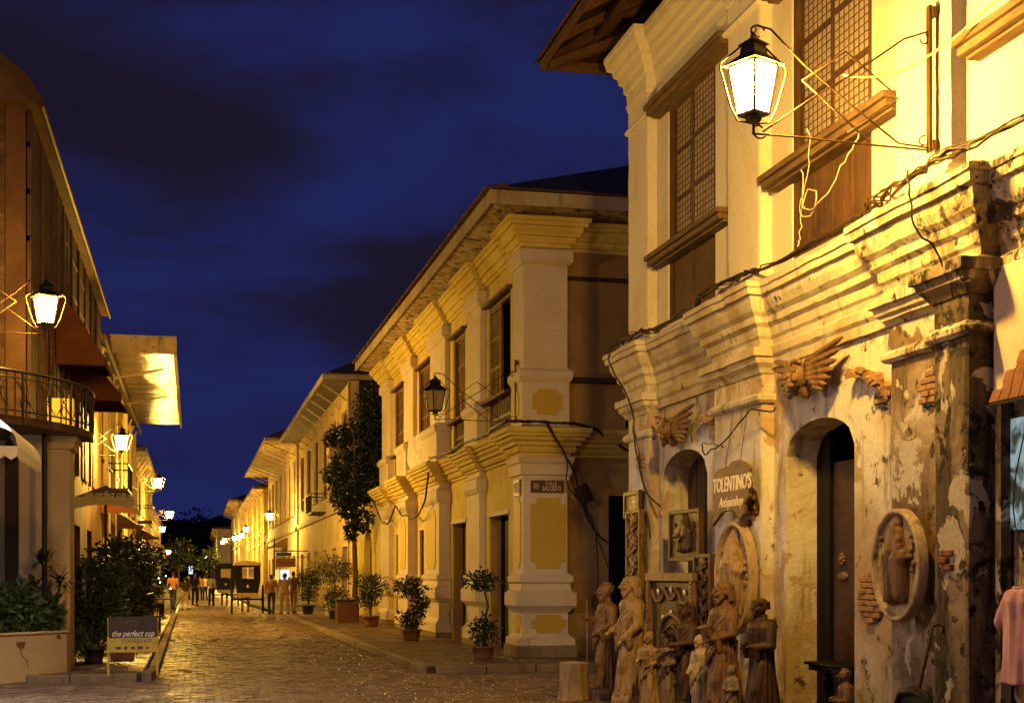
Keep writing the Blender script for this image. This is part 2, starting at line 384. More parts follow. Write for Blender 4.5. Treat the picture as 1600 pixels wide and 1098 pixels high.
def wall(mb, axis, P, t, a0, a1, z0, z1, ops=()):
    """wall facing -axis at plane P, t thick behind it; ops = (a, b, z_low, z_high, rise) with rise>0 for an arch above z_high"""
    ca = {a0, a1}; cz = {z0, z1}
    for o in ops:
        ca |= {max(a0, o[0]), min(a1, o[1])}; cz |= {max(z0, o[2]), min(z1, o[3]+(o[4] if len(o) > 4 else 0))}
        if len(o) > 4: cz.add(o[3])
    ca = sorted(ca); cz = sorted(cz)
    def B(a, b, c, d):
        if axis == 'x': mb.box(P, P+t, a, b, c, d)
        else: mb.box(a, b, P, P+t, c, d)
    for i in range(len(ca)-1):
        run = None
        for j in range(len(cz)-1):
            am = (ca[i]+ca[i+1])/2; zm = (cz[j]+cz[j+1])/2
            hole = any(o[0] < am < o[1] and o[2] < zm < o[3]+(o[4] if len(o) > 4 else 0) for o in ops)
            if hole:
                if run is not None: B(ca[i], ca[i+1], run, cz[j]); run = None
            elif run is None: run = cz[j]
        if run is not None: B(ca[i], ca[i+1], run, cz[-1])
    for o in ops:
        if len(o) > 4 and o[4] > 0:
            n = 14; c = (o[0]+o[1])/2; h = (o[1]-o[0])/2; zt = o[3]+o[4]
            for k in range(n):
                u0 = -1+2*k/n; u1 = -1+2*(k+1)/n
                q0 = o[3]+o[4]*math.sqrt(max(0, 1-u0*u0))-.002; q1 = o[3]+o[4]*math.sqrt(max(0, 1-u1*u1))-.002
                mb.prism([(c+h*u0, q0), (c+h*u1, q1), (c+h*u1, zt), (c+h*u0, zt)], axis, P, P+t)
    return mb

def molding(mb, path, prof, seg=.35, amp=0.0, closed_top=True):
    """sweep prof [(out, z)] along a plan path; outward is to the right of travel"""
    pts = [Vector((p[0], p[1])) for p in path]; n = len(pts); st = []
    nor = []
    for i in range(n-1):
        d = (pts[i+1]-pts[i]).normalized(); nor.append(Vector((d.y, -d.x)))
    for i in range(n):
        if i == 0: m = nor[0]
        elif i == n-1: m = nor[-1]
        else: m = (nor[i-1]+nor[i])/(1+nor[i-1].dot(nor[i]))
        st.append((pts[i], m))
        if i < n-1:
            L = (pts[i+1]-pts[i]).length; k = max(1, int(L/seg)) if L > seg*1.6 else 1
            for q in range(1, k): st.append((pts[i].lerp(pts[i+1], q/k), None if False else nor[i]))
    vs = []; k = len(prof)
    for p, m in st:
        for o, z in prof:
            x, y = p.x+m.x*o, p.y+m.y*o
            if amp:
                q = Vector((x*4, y*4, z*7)); e = mnoise.noise(q)*amp + mnoise.noise(q*3)*amp*.5
                c = max(0.0, mnoise.noise(Vector((x*2.1, y*2.1, z*2.0+5)))-.28)*amp*3.5 if o > .08 else 0
                x += m.x*(e-c); y += m.y*(e-c); z += e*.5
            vs.append((x, y, z))
    fs = [(i*k+j, (i+1)*k+j, (i+1)*k+j+1, i*k+j+1) for i in range(len(st)-1) for j in range(k-1)]
    fs += [tuple(range(k)), tuple(range((len(st)-1)*k+k-1, (len(st)-1)*k-1, -1))]
    return mb.add(vs, fs)

def text_mesh(s, size, xdir, ydir, origin, depth=.004, shear=0.0, align='CENTER', spacing=1.0, sx=1.0, bold=0.0):
    cu = bpy.data.curves.new('lettering', 'FONT'); cu.body = s; cu.size = size; cu.extrude = depth; cu.shear = shear
    cu.align_x = align; cu.align_y = 'CENTER'; cu.space_character = spacing; cu.offset = bold; cu.resolution_u = 3
    tmp = bpy.data.objects.new('lettering', cu); me = bpy.data.meshes.new_from_object(tmp)
    X = Vector(xdir); Yv = Vector(ydir); N = X.cross(Yv); o = Vector(origin)
    mb = MB(); mb.v = [tuple(o + X*v.co.x*sx + Yv*v.co.y + N*v.co.z) for v in me.vertices]; mb.f = [tuple(p.vertices) for p in me.polygons]
    bpy.data.objects.remove(tmp); bpy.data.curves.remove(cu); bpy.data.meshes.remove(me)
    return mb
SEEN_X = ((0, -1, 0), (0, 0, 1))     # lettering on a face that looks towards -X
SEEN_Y = ((1, 0, 0), (0, 0, 1))      # lettering on a face that looks towards -Y

def sheet(name, x0, x1, y0, y1, z, mt, nx=1, ny=1):
    mb = MB()
    for i in range(nx):
        for j in range(ny):
            a, b = x0+(x1-x0)*i/nx, x0+(x1-x0)*(i+1)/nx; c, d = y0+(y1-y0)*j/ny, y0+(y1-y0)*(j+1)/ny
            mb.add([(a,c,z),(b,c,z),(b,d,z),(a,d,z)], [(0,1,2,3)])
    o = obj(name, mb, mt); o['kind'] = 'structure'; return o

# ================================================================== GROUND
sheet('ground', -900, 900, -300, 1800, -.06, M['joint'])
road = sheet('road', -30, 30, -12, 420, -.035, M['road_far'])
ROADC = [(23, 3.82), (40, 3.72), (56, 3.62), (80, 2.95), (130, 2.7), (420, 1.5)]
def kerb_x(y):
    for (a, b), (c, d) in zip(ROADC, ROADC[1:]):
        if y <= c: return b+(d-b)*(max(y, a)-a)/(c-a)
    return 1.5
LX = -.62
def sett_mesh(seed, w, d, h=.035):
    rnd = random.Random(seed); mb = MB(); g = .006; cvs = []
    hw, hd = w/2-g, d/2-g
    def r(a=.006): return rnd.uniform(-a, a)
    zt = [rnd.uniform(-.004, .006) for _ in range(4)]
    lo = [(-hw, -hd), (hw, -hd), (hw, hd), (-hw, hd)]; up = [(x*.90+r(), y*.84+r(.003)) for x, y in lo]
    vs = [(x, y, -h) for x, y in lo] + [(x+r(.003), y+r(.003), -.010) for x, y in lo] + [(x, y, z) for (x, y), z in zip(up, zt)]
    mb.add(vs, [(0,1,5,4),(1,2,6,5),(2,3,7,6),(3,0,4,7),(4,5,9,8),(5,6,10,9),(6,7,11,10),(7,4,8,11),(8,9,10,11)])
    return mb
setts = [sett_mesh(i, .215, .112) for i in range(14)]
def road_region(x, y):
    if y < 24.0: 
        if x > 4.95: return y > 20.1                       # shop forecourt keeps its own paving
        if y > 23.2 and x < LX-.02 : return False
        return True
    return LX+.02 < x < kerb_x(y)-.02
cells = []
y = 16.6; row = 0
while y < 74:
    x = -5.4 + (row % 2)*.1075 + random.uniform(-.02, .02)
    while x < 9.5:
        if road_region(x, y): cells.append((x, y+random.uniform(-.004, .004)))
        x += .2155
    y += .1125; row += 1
def in_view(x, y):
    zc = x*.2216+y*.9751; xc = x*.9751-y*.2216
    if zc < 1: return False
    px = 800+2200*xc/zc; py = 897+1.7*2200/zc
    return -60 < px < 1660 and py < 1140
cells = [c for c in cells if in_view(*c)]
cells.sort(key=lambda c: c[0]**2+c[1]**2)
sett_me = [s.mesh('paving_sett', M['road']) for s in setts]
firsts = [c for c in cells if 17.9 < c[1] and 300 > 0][:300]
fs_ = set(firsts)
for i, (cx, cy) in enumerate(firsts):
    o = bpy.data.objects.new('paving_sett', sett_me[i % 14]); COL.objects.link(o); o.location = (cx, cy, random.uniform(-.003, .003)); o.parent = road
    o.rotation_euler = (random.uniform(-.02, .02), random.uniform(-.02, .02), random.uniform(-.02, .02))
mb = MB()
for i, (cx, cy) in enumerate(cells):
    if (cx, cy) in fs_: continue
    s = setts[random.randrange(14)]; dz = random.uniform(-.005, .005); tx = random.uniform(-.035, .035); ty = random.uniform(-.03, .03)
    mb.add([(a+cx, b+cy, c+dz+a*tx+b*ty) for a, b, c in s.v], s.f)
obj('paving_setts', mb, M['road'], road, kind='stuff')
mb = MB(); y = 74.0; row = 0                                 # farther setts, coarser
while y < 110:
    x = LX+.05+(row % 2)*.11
    while x < kerb_x(y)-.1:
        mb.obox((x, y, -.018), (.205, .2, .036+random.uniform(-.006, .008)), (random.uniform(-.03, .03), random.uniform(-.03, .03), 0)); x += .215
    y += .22; row += 1
obj('far_paving_setts', mb, M['road'], road, kind='stuff')

# pavements: slab + kerb stones as parts
def pavement(name, poly, z, mt):
    mb = MB(); mb.prism(poly, 'z', -.05, z); o = obj(name, mb, mt); o['kind'] = 'structure'; return o
rp = [(kerb_x(y)+.15, y) for y in (24.05, 40, 56, 80, 130, 400)]
pave_r = pavement('right_pavement', [(9.5, 24.05)] + rp + [(9.5, 400)], .105, M['joint'])
lp = pavement('left_pavement', [(LX-.15, 23.35), (LX-.15, 400), (-6, 400), (-6, 23.35)], .105, M['joint'])
fp = pavement('shop_forecourt', [(4.95, -5), (4.95, 20.1), (9.5, 20.1), (9.5, -5)], .0, M['joint'])
def flags(parent, xf, x1, y0, y1, z, sx, sy, stop, lname):
    ind = 0; rest = MB(); y = y0; r_ = 0
    while y < y1:
        x = x1
        while x > xf(y)+.05:
            w = min(sx*random.uniform(.9, 1.1), x-xf(y)); cx = x-w/2
            b = MB().obox((cx, y+sy/2, z+random.uniform(-.003, .003)), (w-.014, sy-.014, .03), (random.uniform(-.012, .012), random.uniform(-.012, .012), random.uniform(-.01, .01)))
            if y < stop and in_view(cx, y) and ind < 280:
                obj('paving_slab', b, M['pave'], parent, bevel=.004); ind += 1
            elif in_view(cx, y): rest.add(b.v, b.f)
            x -= w
        y += sy; r_ += 1
    if rest.v: obj(lname, rest, M['pave'], parent, kind='stuff')
flags(pave_r, lambda y: kerb_x(y)+.16, 9.4, 24.08, 60, .105, .45, .42, 28, 'far_paving_slabs')
flags(lp, lambda y: -2.9, LX-.16, 23.38, 60, .105, .30, .15, 25.5, 'far_paving_slabs')
flags(fp, lambda y: 4.97, 6.3, 14.0, 20.0, .0, .45, .42, 21, 'far_paving_slabs')
def kerb_line(parent, pts, z0=-.05, z1=.128, w=.16):
    for (xa, ya), (xb, yb) in zip(pts, pts[1:]):
        L = math.hypot(xb-xa, yb-ya); n = max(1, int(round(L/.95)))
        for i in range(n):
            t = (i+.5)/n; cx, cy = xa+(xb-xa)*t, ya+(yb-ya)*t; a = math.atan2(yb-ya, xb-xa)
            obj('kerb_stone', MB().obox((cx, cy, (z0+z1)/2+random.uniform(-.008, .006)), (L/n-.015, w, z1-z0), (random.uniform(-.02, .02), random.uniform(-.01, .01), a+random.uniform(-.015, .015))), M['kerb'], parent, bevel=.022)
kerb_line(pave_r, [(9.4, 23.97), (4.1, 23.97)]); kerb_line(pave_r, [(3.98, 24.1), (kerb_x(40)+.08, 40), (kerb_x(56)+.08, 56), (kerb_x(80)+.08, 80)])
kerb_line(lp, [(-6, 23.27), (-.85, 23.27)]); kerb_line(lp, [(LX-.09, 23.3), (LX-.02, 24.8), (LX-.07, 60)])

# ================================================================== FOREGROUND HOUSE (right)
BASE_Z = 0.0
fh = thing('antique_shop_house', (6.3, 14.0, 0), 'weathered cream plaster house with capiz windows and peeling ground floor at right', 'house')
FX, PX = 6.3, 6.15
mb = MB(); wall(mb, 'x', FX, .40, 4.0, 19.46, 4.5, 9.1, [(16.39, 18.16, 5.08, 8.12), (12.29, 14.12, 5.08, 8.12), (8.3, 10.0, 6.12, 8.12)])
obj('upper_wall', mb, M['cream'], fh)
mb = MB(); wall(mb, 'x', FX, .40, 10.09, 19.46, -.05, 4.5, [(16.67, 18.40, -.05, 2.98, .36), (12.65, 14.27, -.05, 2.98, .33)])
obj('lower_wall', mb, M['cream_low'], fh)
mb = MB(); mb.box(FX+.02, FX+.40, 4.0, 10.085, -.05, 4.5); obj('weathered_lower_wall', mb, M['grimy'], fh)
mb = MB(); mb.box(FX+.41, 12, 19.05, 19.44, -.05, 9.1); obj('end_wall', mb, M['cream'], fh)
def rough_pier(name, x0, x1, y0, y1, z0, z1, mt, amp=.012, n=26):
    """a plastered pier with slightly uneven faces and worn corners"""
    mb = MB(); zs = [z0+(z1-z0)*i/n for i in range(n+1)]
    ring = [(x0, y0), (x0, (y0*2+y1)/3), (x0, (y0+y1*2)/3), (x0, y1), (x1, y1), (x1, y0), ((x0*2+x1)/3, y0)]
    ring = [(x0+.012, y0), (x0, y0+.03), (x0, y0*.66+y1*.34), (x0, y0*.33+y1*.67), (x0, y1-.03), (x0+.012, y1), (x1, y1), (x1, y0)]
    k = len(ring); vs = []
    for z in zs:
        for (x, y) in ring:
            q = Vector((x*3, y*3, z*3)); d = mnoise.noise_vector(q)*amp + mnoise.noise_vector(q*4)*amp*.5
            vs.append((x+d.x if x < x1 else x, y+d.y, z))
    fs = [(i*k+j, i*k+(j+1) % k, (i+1)*k+(j+1) % k, (i+1)*k+j) for i in range(n) for j in range(k)] + [tuple(range(k-1, -1, -1)), tuple(range(n*k, n*k+k))]
    mb.add(vs, fs); return obj(name, mb, mt, fh, smooth=False)
for (a, b, mu) in ((18.62, 19.49, 'cream'), (14.66, 15.62, 'cream'), (10.62, 11.56, 'cream'), (6.6, 7.6, 'cream')):
    rough_pier('upper_pilaster', PX, FX+.01, a, b, 4.88, 8.45, M[mu], .008)
rough_pier('lower_pilaster', PX, FX+.01, 18.55, 19.49, 0, 3.95, M['cream_low'])
rough_pier('lower_pilaster', PX, FX+.01, 14.60, 16.05, 0, 3.95, M['cream_low'])
rough_pier('lower_pilaster', PX, FX+.01, 10.62, 11.65, 0, 3.95, M['grimy_mid'])
rough_pier('weathered_pilaster', 6.0, FX+.01, 10.09, 10.615, 0, 3.95, M['grimy'])
def plan(pil, far=19.46, near=4.2, wx=FX):
    p = [(11.5, far)]; first = True
    for (a, b, x) in pil:
        if first: p += [(x, b), (x, a), (wx, a)]; first = False
        else:
            if p[-1] == (wx, b): p[-1] = (x, b)
            else: p += [(wx, b), (x, b)]
            p += [(x, a), (wx, a)]
    p.append((wx, near)); return p
PU = [(18.62, 19.46, PX), (14.66, 15.62, PX), (10.62, 11.56, PX), (6.6, 7.6, PX)]
PL = [(18.55, 19.46, PX), (14.60, 16.05, PX), (10.09, 11.65, PX-.02), (6.3, 7.6, PX)]
def path_for(P): 
    return plan(P)
string = [(-.05, 4.24), (.04, 4.24), (.055, 4.30), (.10, 4.33), (.12, 4.42), (.20, 4.46), (.21, 4.53), (.29, 4.58), (.34, 4.66), (.36, 4.73), (.43, 4.74), (.435, 4.81), (.47, 4.82), (.465, 4.88), (.30, 4.93), (-.05, 4.95)]
string = [(o*.64 if o > 0 else o, z) for o, z in string]
mb = MB(); molding(mb, path_for(PL), string, .16, .014); obj('string_cornice', mb, M['cream_cornice'], fh, smooth=False)
frz = [(-.02, 3.98), (.05, 3.98), (.055, 4.08), (.085, 4.12), (.09, 4.20), (.02, 4.245), (-.02, 4.245)]
mb = MB(); molding(mb, path_for(PL), frz, .2, .010); obj('frieze_band', mb, M['cream_cornice'], fh)
ast = [(-.02, 3.60), (.03, 3.60), (.06, 3.63), (.065, 3.67), (.03, 3.71), (-.02, 3.71)]
for (a, b, x) in ((18.55, 19.49, PX), (14.60, 16.05, PX), (10.62, 11.65, PX), (10.09, 10.615, 6.0)):
    mb = MB(); molding(mb, [(FX, b), (x, b), (x, a), (FX, a)], ast, .2, .010); obj('pilaster_necking', mb, M['cream_cornice'], fh)
    cp = [(-.02, 3.93), (.02, 3.93), (.05, 3.985), (.10, 4.03), (.115, 4.09), (.15, 4.10), (.15, 4.19), (-.02, 4.20)]
    mb = MB(); molding(mb, [(FX, b), (x, b), (x, a), (FX, a)], cp, .2, .010); obj('pilaster_capital', mb, M['cream_cornice'] if x > 6.1 else M['grimy'], fh)
crown = [(-.05, 8.36), (.03, 8.36), (.05, 8.44), (.03, 8.47), (.04, 8.60), (.10, 8.64), (.11, 8.74), (.19, 8.78), (.21, 8.86), (.29, 8.90), (.30, 8.97), (.42, 9.02), (.45, 9.12), (.47, 9.13), (.47, 9.20), (-.05, 9.24)]
crown = [(o*.62 if o > 0 else o, z) for o, z in crown]
mb = MB(); molding(mb, path_for(PU), crown, .3, .006); obj('crown_cornice', mb, M['cream'], fh)
nk = [(-.02, 8.02), (.03, 8.02), (.05, 8.06), (.03, 8.10), (-.02, 8.10)]
for (a, b, x) in PU[:3]:
    mb = MB(); molding(mb, [(FX, b), (x, b), (x, a), (FX, a)], nk, .3, .004); obj('pilaster_necking', mb, M['cream'], fh)
    bs = [(-.02, 4.93), (.09, 4.93), (.09, 5.03), (.05, 5.07), (.03, 5.12), (-.02, 5.12)]
    mb = MB(); molding(mb, [(FX, b), (x, b), (x, a), (FX, a)], bs, .2, .012); obj('pilaster_base', mb, M['cream'], fh)
# windows: sliding capiz sashes over wooden ventanilla panels
capiz_pane = MB().box(-.002, .002, -.045, .045, -.04, .04).mesh('capiz_pane', M['capiz'])
def capiz_window(y0, y1, z0, zs, z1, single):
    w = obj('window', MB().box(6.322, 6.385, y0, y0+.07, z0, z1).box(6.322, 6.385, y1-.07, y1, z0, z1).box(6.324, 6.383, y0+.07, y1-.07, z1-.08, z1)
            .box(6.324, 6.383, y0+.07, y1-.07, zs-.03, zs+.05), M['wood'], fh)
    mid = (y0+y1)/2; nP = 0; rest = MB()
    for s, (a, b) in enumerate(((y0+.07, mid+.03), (mid-.03, y1-.07))):
        X = 6.328+.045*s; h = z1-.08-(zs+.05); q = MB()
        q.box(X, X+.035, a, a+.06, zs+.05, z1-.08).box(X, X+.035, b-.06, b, zs+.05, z1-.08)
        secs = 3
        for i in range(secs+1):
            zc = zs+.05+(h-.06)*i/secs; q.box(X+.002, X+.033, a+.06, b-.06, zc, zc+.06)
        ny = 7; la = (b-a-.12)/ny
        for i in range(secs):
            za = zs+.11+(h-.06)*i/secs; zb = zs+.05+(h-.06)*(i+1)/secs; nz = 7; lb = (zb-za)/nz
            for k in range(1, ny): q.box(X+.010, X+.026, a+.06+la*k-.006, a+.06+la*k+.006, za, zb)
            for k in range(1, nz): q.box(X+.012, X+.024, a+.06, b-.06, za+lb*k-.006, za+lb*k+.006)
            for k in range(ny):
                for l in range(nz):
                    cy, cz = a+.06+la*(k+.5), za+lb*(l+.5)
                    if single:
                        o = bpy.data.objects.new('capiz_pane', capiz_pane); COL.objects.link(o); o.parent = w
                        o.location = (X+.018-6.3, cy-14.0, cz); o.rotation_euler = (0, random.uniform(-.03, .03), random.uniform(-.03, .03)); o.scale = (1, la/.1, lb/.09)
                        nP += 1
                    else: rest.box(X+.016, X+.020, cy-la*.46, cy+la*.46, cz-lb*.46, cz+lb*.46)
        obj('sash', q, M['wood'], w)
    if rest.v: obj('capiz_panes', rest, M['capiz'], w, kind='stuff')
    # board panels under the rail
    n = 4; L = (y1-y0-.14)/n
    for i in range(n):
        a = y0+.07+L*i
        obj('panel_board', MB().box(6.340+random.uniform(0, .012), 6.37, a+.006, a+L-.006, z0, zs-.03), M['wood'], w, bevel=.004)
    obj('dark_room', MB().box(6.60, 6.62, y0-.1, y1+.1, z0-.1, z1+.1), M['near_black'], w)
    return w
capiz_window(16.39, 18.16, 5.08, 6.03, 8.12, False)
capiz_window(12.29, 14.12, 5.08, 6.03, 8.12, True)
capiz_window(8.3, 10.0, 6.12, 6.20, 8.12, False)
for (a, b, z, nm) in ((15.75, 18.50, 6.05, 'window_sill'), (11.62, 14.52, 6.05, 'window_sill'), (7.7, 10.45, 6.05, 'window_sill'),
                      (15.7, 18.52, 8.12, 'window_lintel'), (11.62, 14.52, 8.12, 'window_lintel')):
    mb = MB()
    n = 18
    mb.box(6.06, 6.42, a, b, z-.05, z+.015); mb.box(6.10, 6.42, a+.02, b-.02, z-.12, z-.052); mb.box(6.17, 6.40, a+.04, b-.04, z-.15, z-.122)
    obj(nm, mb, M['lintel'], fh, bevel=.008)
# door and niche leaves
mb = MB().box(6.70, 6.74, 16.6, 18.45, -.05, 3.4); obj('arched_door', mb, M['wood_dk'], fh)
for i in range(4): obj('door_board', MB().box(6.66, 6.70, 17.0+.35*i, 17.0+.35*i+.32, 0, 3.3), M['wood_dk'], fh, bevel=.006)
d2 = obj('shop_door', MB().box(6.66, 6.72, 13.95, 14.3, -.05, 3.3).box(7.6, 7.65, 12.3, 14.6, -.05, 3.6).box(6.70, 7.6, 14.36, 14.40, 0, 3.5), M['black_door'], fh)
obj('carved_door_leaf', MB().box(6.70, 6.75, 13.45, 13.95, 0, 2.9), M['wood_dk'], fh, bevel=.01)
mb = MB()
for i in range(9): mb.ball((6.69, 13.72+.05*math.cos(i*.7), 1.86+.05*math.sin(i*.7)), .022, 8, 5)
mb.ball((6.69, 13.72, 1.86), .035, 8, 5); mb.ball((6.69, 13.7, 1.68), (.02, .13, .05), 10, 5)
obj('door_rosette', mb, M['carve_mid'], fh, smooth=True)
obj('door_post', MB().box(6.36, 6.40, 12.64, 12.70, 1.25, 2.2), M['carve_gold'], fh)
# exposed brick patches where plaster has fallen (bricks are pieces of the wall)
def brick_patch(x, yc, zc, w, h, mtl, seed, dark=True):
    rnd = random.Random(seed)
    poly = []
    for i in range(16):
        t = 2*math.pi*i/16; rr = rnd.uniform(.85, 1.12); poly.append((yc+w/2*1.12*rr*math.cos(t), zc+h/2*1.15*rr*math.sin(t)))
    mb = MB(); mb.prism(poly, 'x', x-.004, x+.02); obj('bare_mortar', mb, M['grimy'], fh)
    z = zc-h/2+.03; r = 0
    while z < zc+h/2-.02:
        yy = yc-w/2+(r % 2)*.06
        while yy < yc+w/2-.05:
            L = .17*rnd.uniform(.7, 1.1); u = (yy+L/2-yc)/(w/2); v = (z-zc)/(h/2)
            if u*u+v*v < 1.0 and rnd.random() < .9:
                obj('brick', MB().obox((x-.012+rnd.uniform(-.012, .012), yy+L/2, z), (.05, L-.008, .049), (rnd.uniform(-.05, .05), rnd.uniform(-.05, .05), rnd.uniform(-.06, .06))), mtl, fh, bevel=.008)
            yy += L
        z += .056; r += 1
brick_patch(PX, 10.92, 3.28, .34, .36, M['brick_tan'], 1)
brick_patch(PX, 14.95, 2.45, .55, .40, M['brick'], 2)
brick_patch(6.0, 10.42, 1.83, .26, .20, M['brick'], 3)
brick_patch(FX, 12.28, 1.48, .50, .50, M['brick_tan'], 4)
brick_patch(PX, 18.85, 3.30, .26, .22, M['brick_tan'], 5)
brick_patch(FX, 11.98, 3.37, .42, .16, M['brick_tan'], 6)
# broken hood moulding lumps over the arches
mb = MB()
for i in range(26):
    t = i/25; yy = 12.55-.85*t; zz = 3.62-.32*t*t+random.uniform(-.03, .03)
    mb.obox((6.24, yy, zz), (random.uniform(.08, .18), random.uniform(.05, .12), random.uniform(.03, .07)), (random.uniform(-.4, .4), random.uniform(-.4, .4), random.uniform(-.4, .4)))
o = obj('broken_hood_moulding', mb, M['brick_tan'], fh); 
mb = MB()
for i in range(22):
    t = i/21; yy = 16.7-.75*t; zz = 3.62-.25*t*t+random.uniform(-.02, .02)
    mb.obox((6.25, yy, zz), (random.uniform(.06, .14), random.uniform(.05, .12), random.uniform(.03, .06)), (random.uniform(-.4, .4), random.uniform(-.4, .4), random.uniform(-.4, .4)))
obj('broken_hood_moulding', mb, M['brick_tan'], fh)
# roof: rafters, boards, corrugated sheet
def zr(x): return 9.42+(x-5.1)*.55
mb = MB(); nn = 260
for i in range(nn):                                          # corrugated sheet edge
    y0 = 20.62-i*.065; 
    for (u, v, dz) in ((0, .0325, 0), (.0325, .065, .02)):
        a, b = y0-u, y0-v
        mb.add([(5.02, a, zr(5.02)+(.0 if dz == 0 else .022)), (5.02, b, zr(5.02)+(.022 if dz == 0 else 0)), (9.5, b, zr(9.5)+(.022 if dz == 0 else 0)), (9.5, a, zr(9.5)+(.0 if dz == 0 else .022))], [(0, 1, 2, 3)])
obj('roof_sheet', mb, M['roof_brown'], fh)
mb = MB().add([(5.08, 20.55, zr(5.08)-.03), (5.08, 3.5, zr(5.08)-.03), (9.4, 3.5, zr(9.4)-.03), (9.4, 20.55, zr(9.4)-.03)], [(0, 1, 2, 3)]); obj('roof_lining', mb, M['wood_dk'], fh)
mb = MB().add([(5.08, 20.55, zr(5.08)-.03), (9.6, 20.55, zr(5.08)-.03), (9.6, 16.0, zr(9.4)-.03)], [(0, 1, 2)])
obj('roof_hip', mb, M['wood_dk'], fh)
for i in range(9):
    yy = 20.45-1.05*i
    obj('rafter', MB().beam((5.12, yy, zr(5.12)-.10), (8.0, yy, zr(8.0)-.10), .09, .12), M['wood_y'], fh, bevel=.006)
obj('hip_rafter', MB().beam((5.15, 20.5, zr(5.12)-.12), (7.3, 18.6, zr(7.2)-.14), .11, .15), M['wood_y'], fh, bevel=.006)
obj('hip_rafter', MB().beam((5.2, 20.3, zr(5.12)-.16), (6.9, 19.2, zr(6.0)-.2), .10, .12), M['wood_y'], fh, bevel=.006)
obj('eave_board', MB().box(5.10, 5.14, 4, 20.55, zr(5.1)-.16, zr(5.1)-.01), M['wood_y'], fh)
obj('eave_board', MB().box(5.14, 8.5, 20.46, 20.50, zr(5.1)-.16, zr(5.1)-.01), M['wood_y'], fh)
obj('eave_beam', MB().box(5.75, 5.85, 4, 20.4, zr(5.8)-.22, zr(5.8)-.12), M['wood_y'], fh)
# neighbouring shop at right edge
sh = thing('corner_shop_front', (6.2, 9.2, 0), 'shop bay with white board, red shingle awning and cool lit glass at right edge', 'shop')
obj('white_board', MB().box(6.20, 6.235, 8.6, 10.04, 3.13, 4.12), M['yw_white'], sh)
z = 3.10; r_ = 0
for r_ in range(6):
    z = 3.03+.075*r_; x = 5.86+.045*r_
    for k in range(9):
        yy = 9.46-.13*k-(r_ % 2)*.065-.02*r_
        obj('shingle', MB().obox((x, yy, z), (.02, .122, .10), (0, .35, 0)), M['brick'], sh, bevel=.004)
obj('awning_board', MB().beam((5.87, 9.52, 2.985), (5.87, 8.0, 2.985), .05, .04), M['wood_dk'], sh)

m, nt, b = new_mat('cool_lit_shop_glass')
v = mapped(nt); n = noise_node(nt, v, 5, 8, .6, .8); r = ramp(nt, .42, .6, (.02, .025, .02, 1), (.34, .48, .52, 1)); nt.links.new(n.outputs[0], r.inputs[0])
nt.links.new(r.outputs[0], b.inputs['Emission Color']); b.inputs['Emission Strength'].default_value = .75; b.inputs['Roughness'].default_value = .1; b.inputs['Base Color'].default_value = (.03, .04, .04, 1)
obj('lit_glass', MB().box(6.27, 6.285, 8.4, 9.92, 2.05, 2.92), m, sh)
obj('glass_post', MB().box(6.20, 6.29, 9.94, 10.02, 0, 3.1), M['grimy'], sh)

# ================================================================== YELLOW CORNER HOUSE
yh = thing('yellow_corner_house', (6.3, 36, 0), 'yellow two storey corner house with white pilasters and brown louvred shutters', 'house')
YW = 6.32
W = [(27.94, 30.15), (32.8, 34.35), (37.65, 39.8), (42.6, 44.7)]
D = [(28.12, 30.08), (32.72, 34.55), (37.7, 39.6), (42.5, 44.4)]
ops = [(a, b, 4.62, 7.50) for a, b in W]
mb = MB(); wall(mb, 'x', YW, .35, 26.62, 47.0, 4.4, 8.2, ops); obj('upper_wall', mb, M['yw_wall'], yh)
mb = MB(); wall(mb, 'x', YW, .35, 26.62, 47.0, .0, 4.4, [(a, b, 0, 2.98) for a, b in D]); obj('lower_wall', mb, M['yw_wall'], yh)
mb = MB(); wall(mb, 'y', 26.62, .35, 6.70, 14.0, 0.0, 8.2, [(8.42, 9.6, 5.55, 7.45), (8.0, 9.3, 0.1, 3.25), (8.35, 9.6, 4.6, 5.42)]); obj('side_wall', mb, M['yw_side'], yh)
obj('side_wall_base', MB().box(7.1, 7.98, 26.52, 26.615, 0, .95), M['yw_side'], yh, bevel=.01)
obj('side_door', MB().box(7.9, 9.5, 26.9, 26.95, 0, 3.4), M['black_door'], yh)
sw = obj('side_window', MB().box(8.3, 9.7, 26.95, 26.98, 4.5, 7.6), M['near_black'], yh)
mb = MB()
for i in range(32): mb.obox((9.0, 26.74, 5.62+i*.057), (1.16, .05, .012), (.6, 0, 0))
mb.box(8.42, 8.50, 26.70, 26.78, 5.55, 7.45); obj('louvres', mb, M['shutter'], sw)
obj('side_sill', MB().box(7.16, 9.7, 26.38, 26.64, 5.44, 5.53), M['wood_dk'], yh, bevel=.01)
obj('side_lintel', MB().box(7.12, 9.7, 26.57, 26.64, 7.44, 7.52), M['wood_dk'], yh)
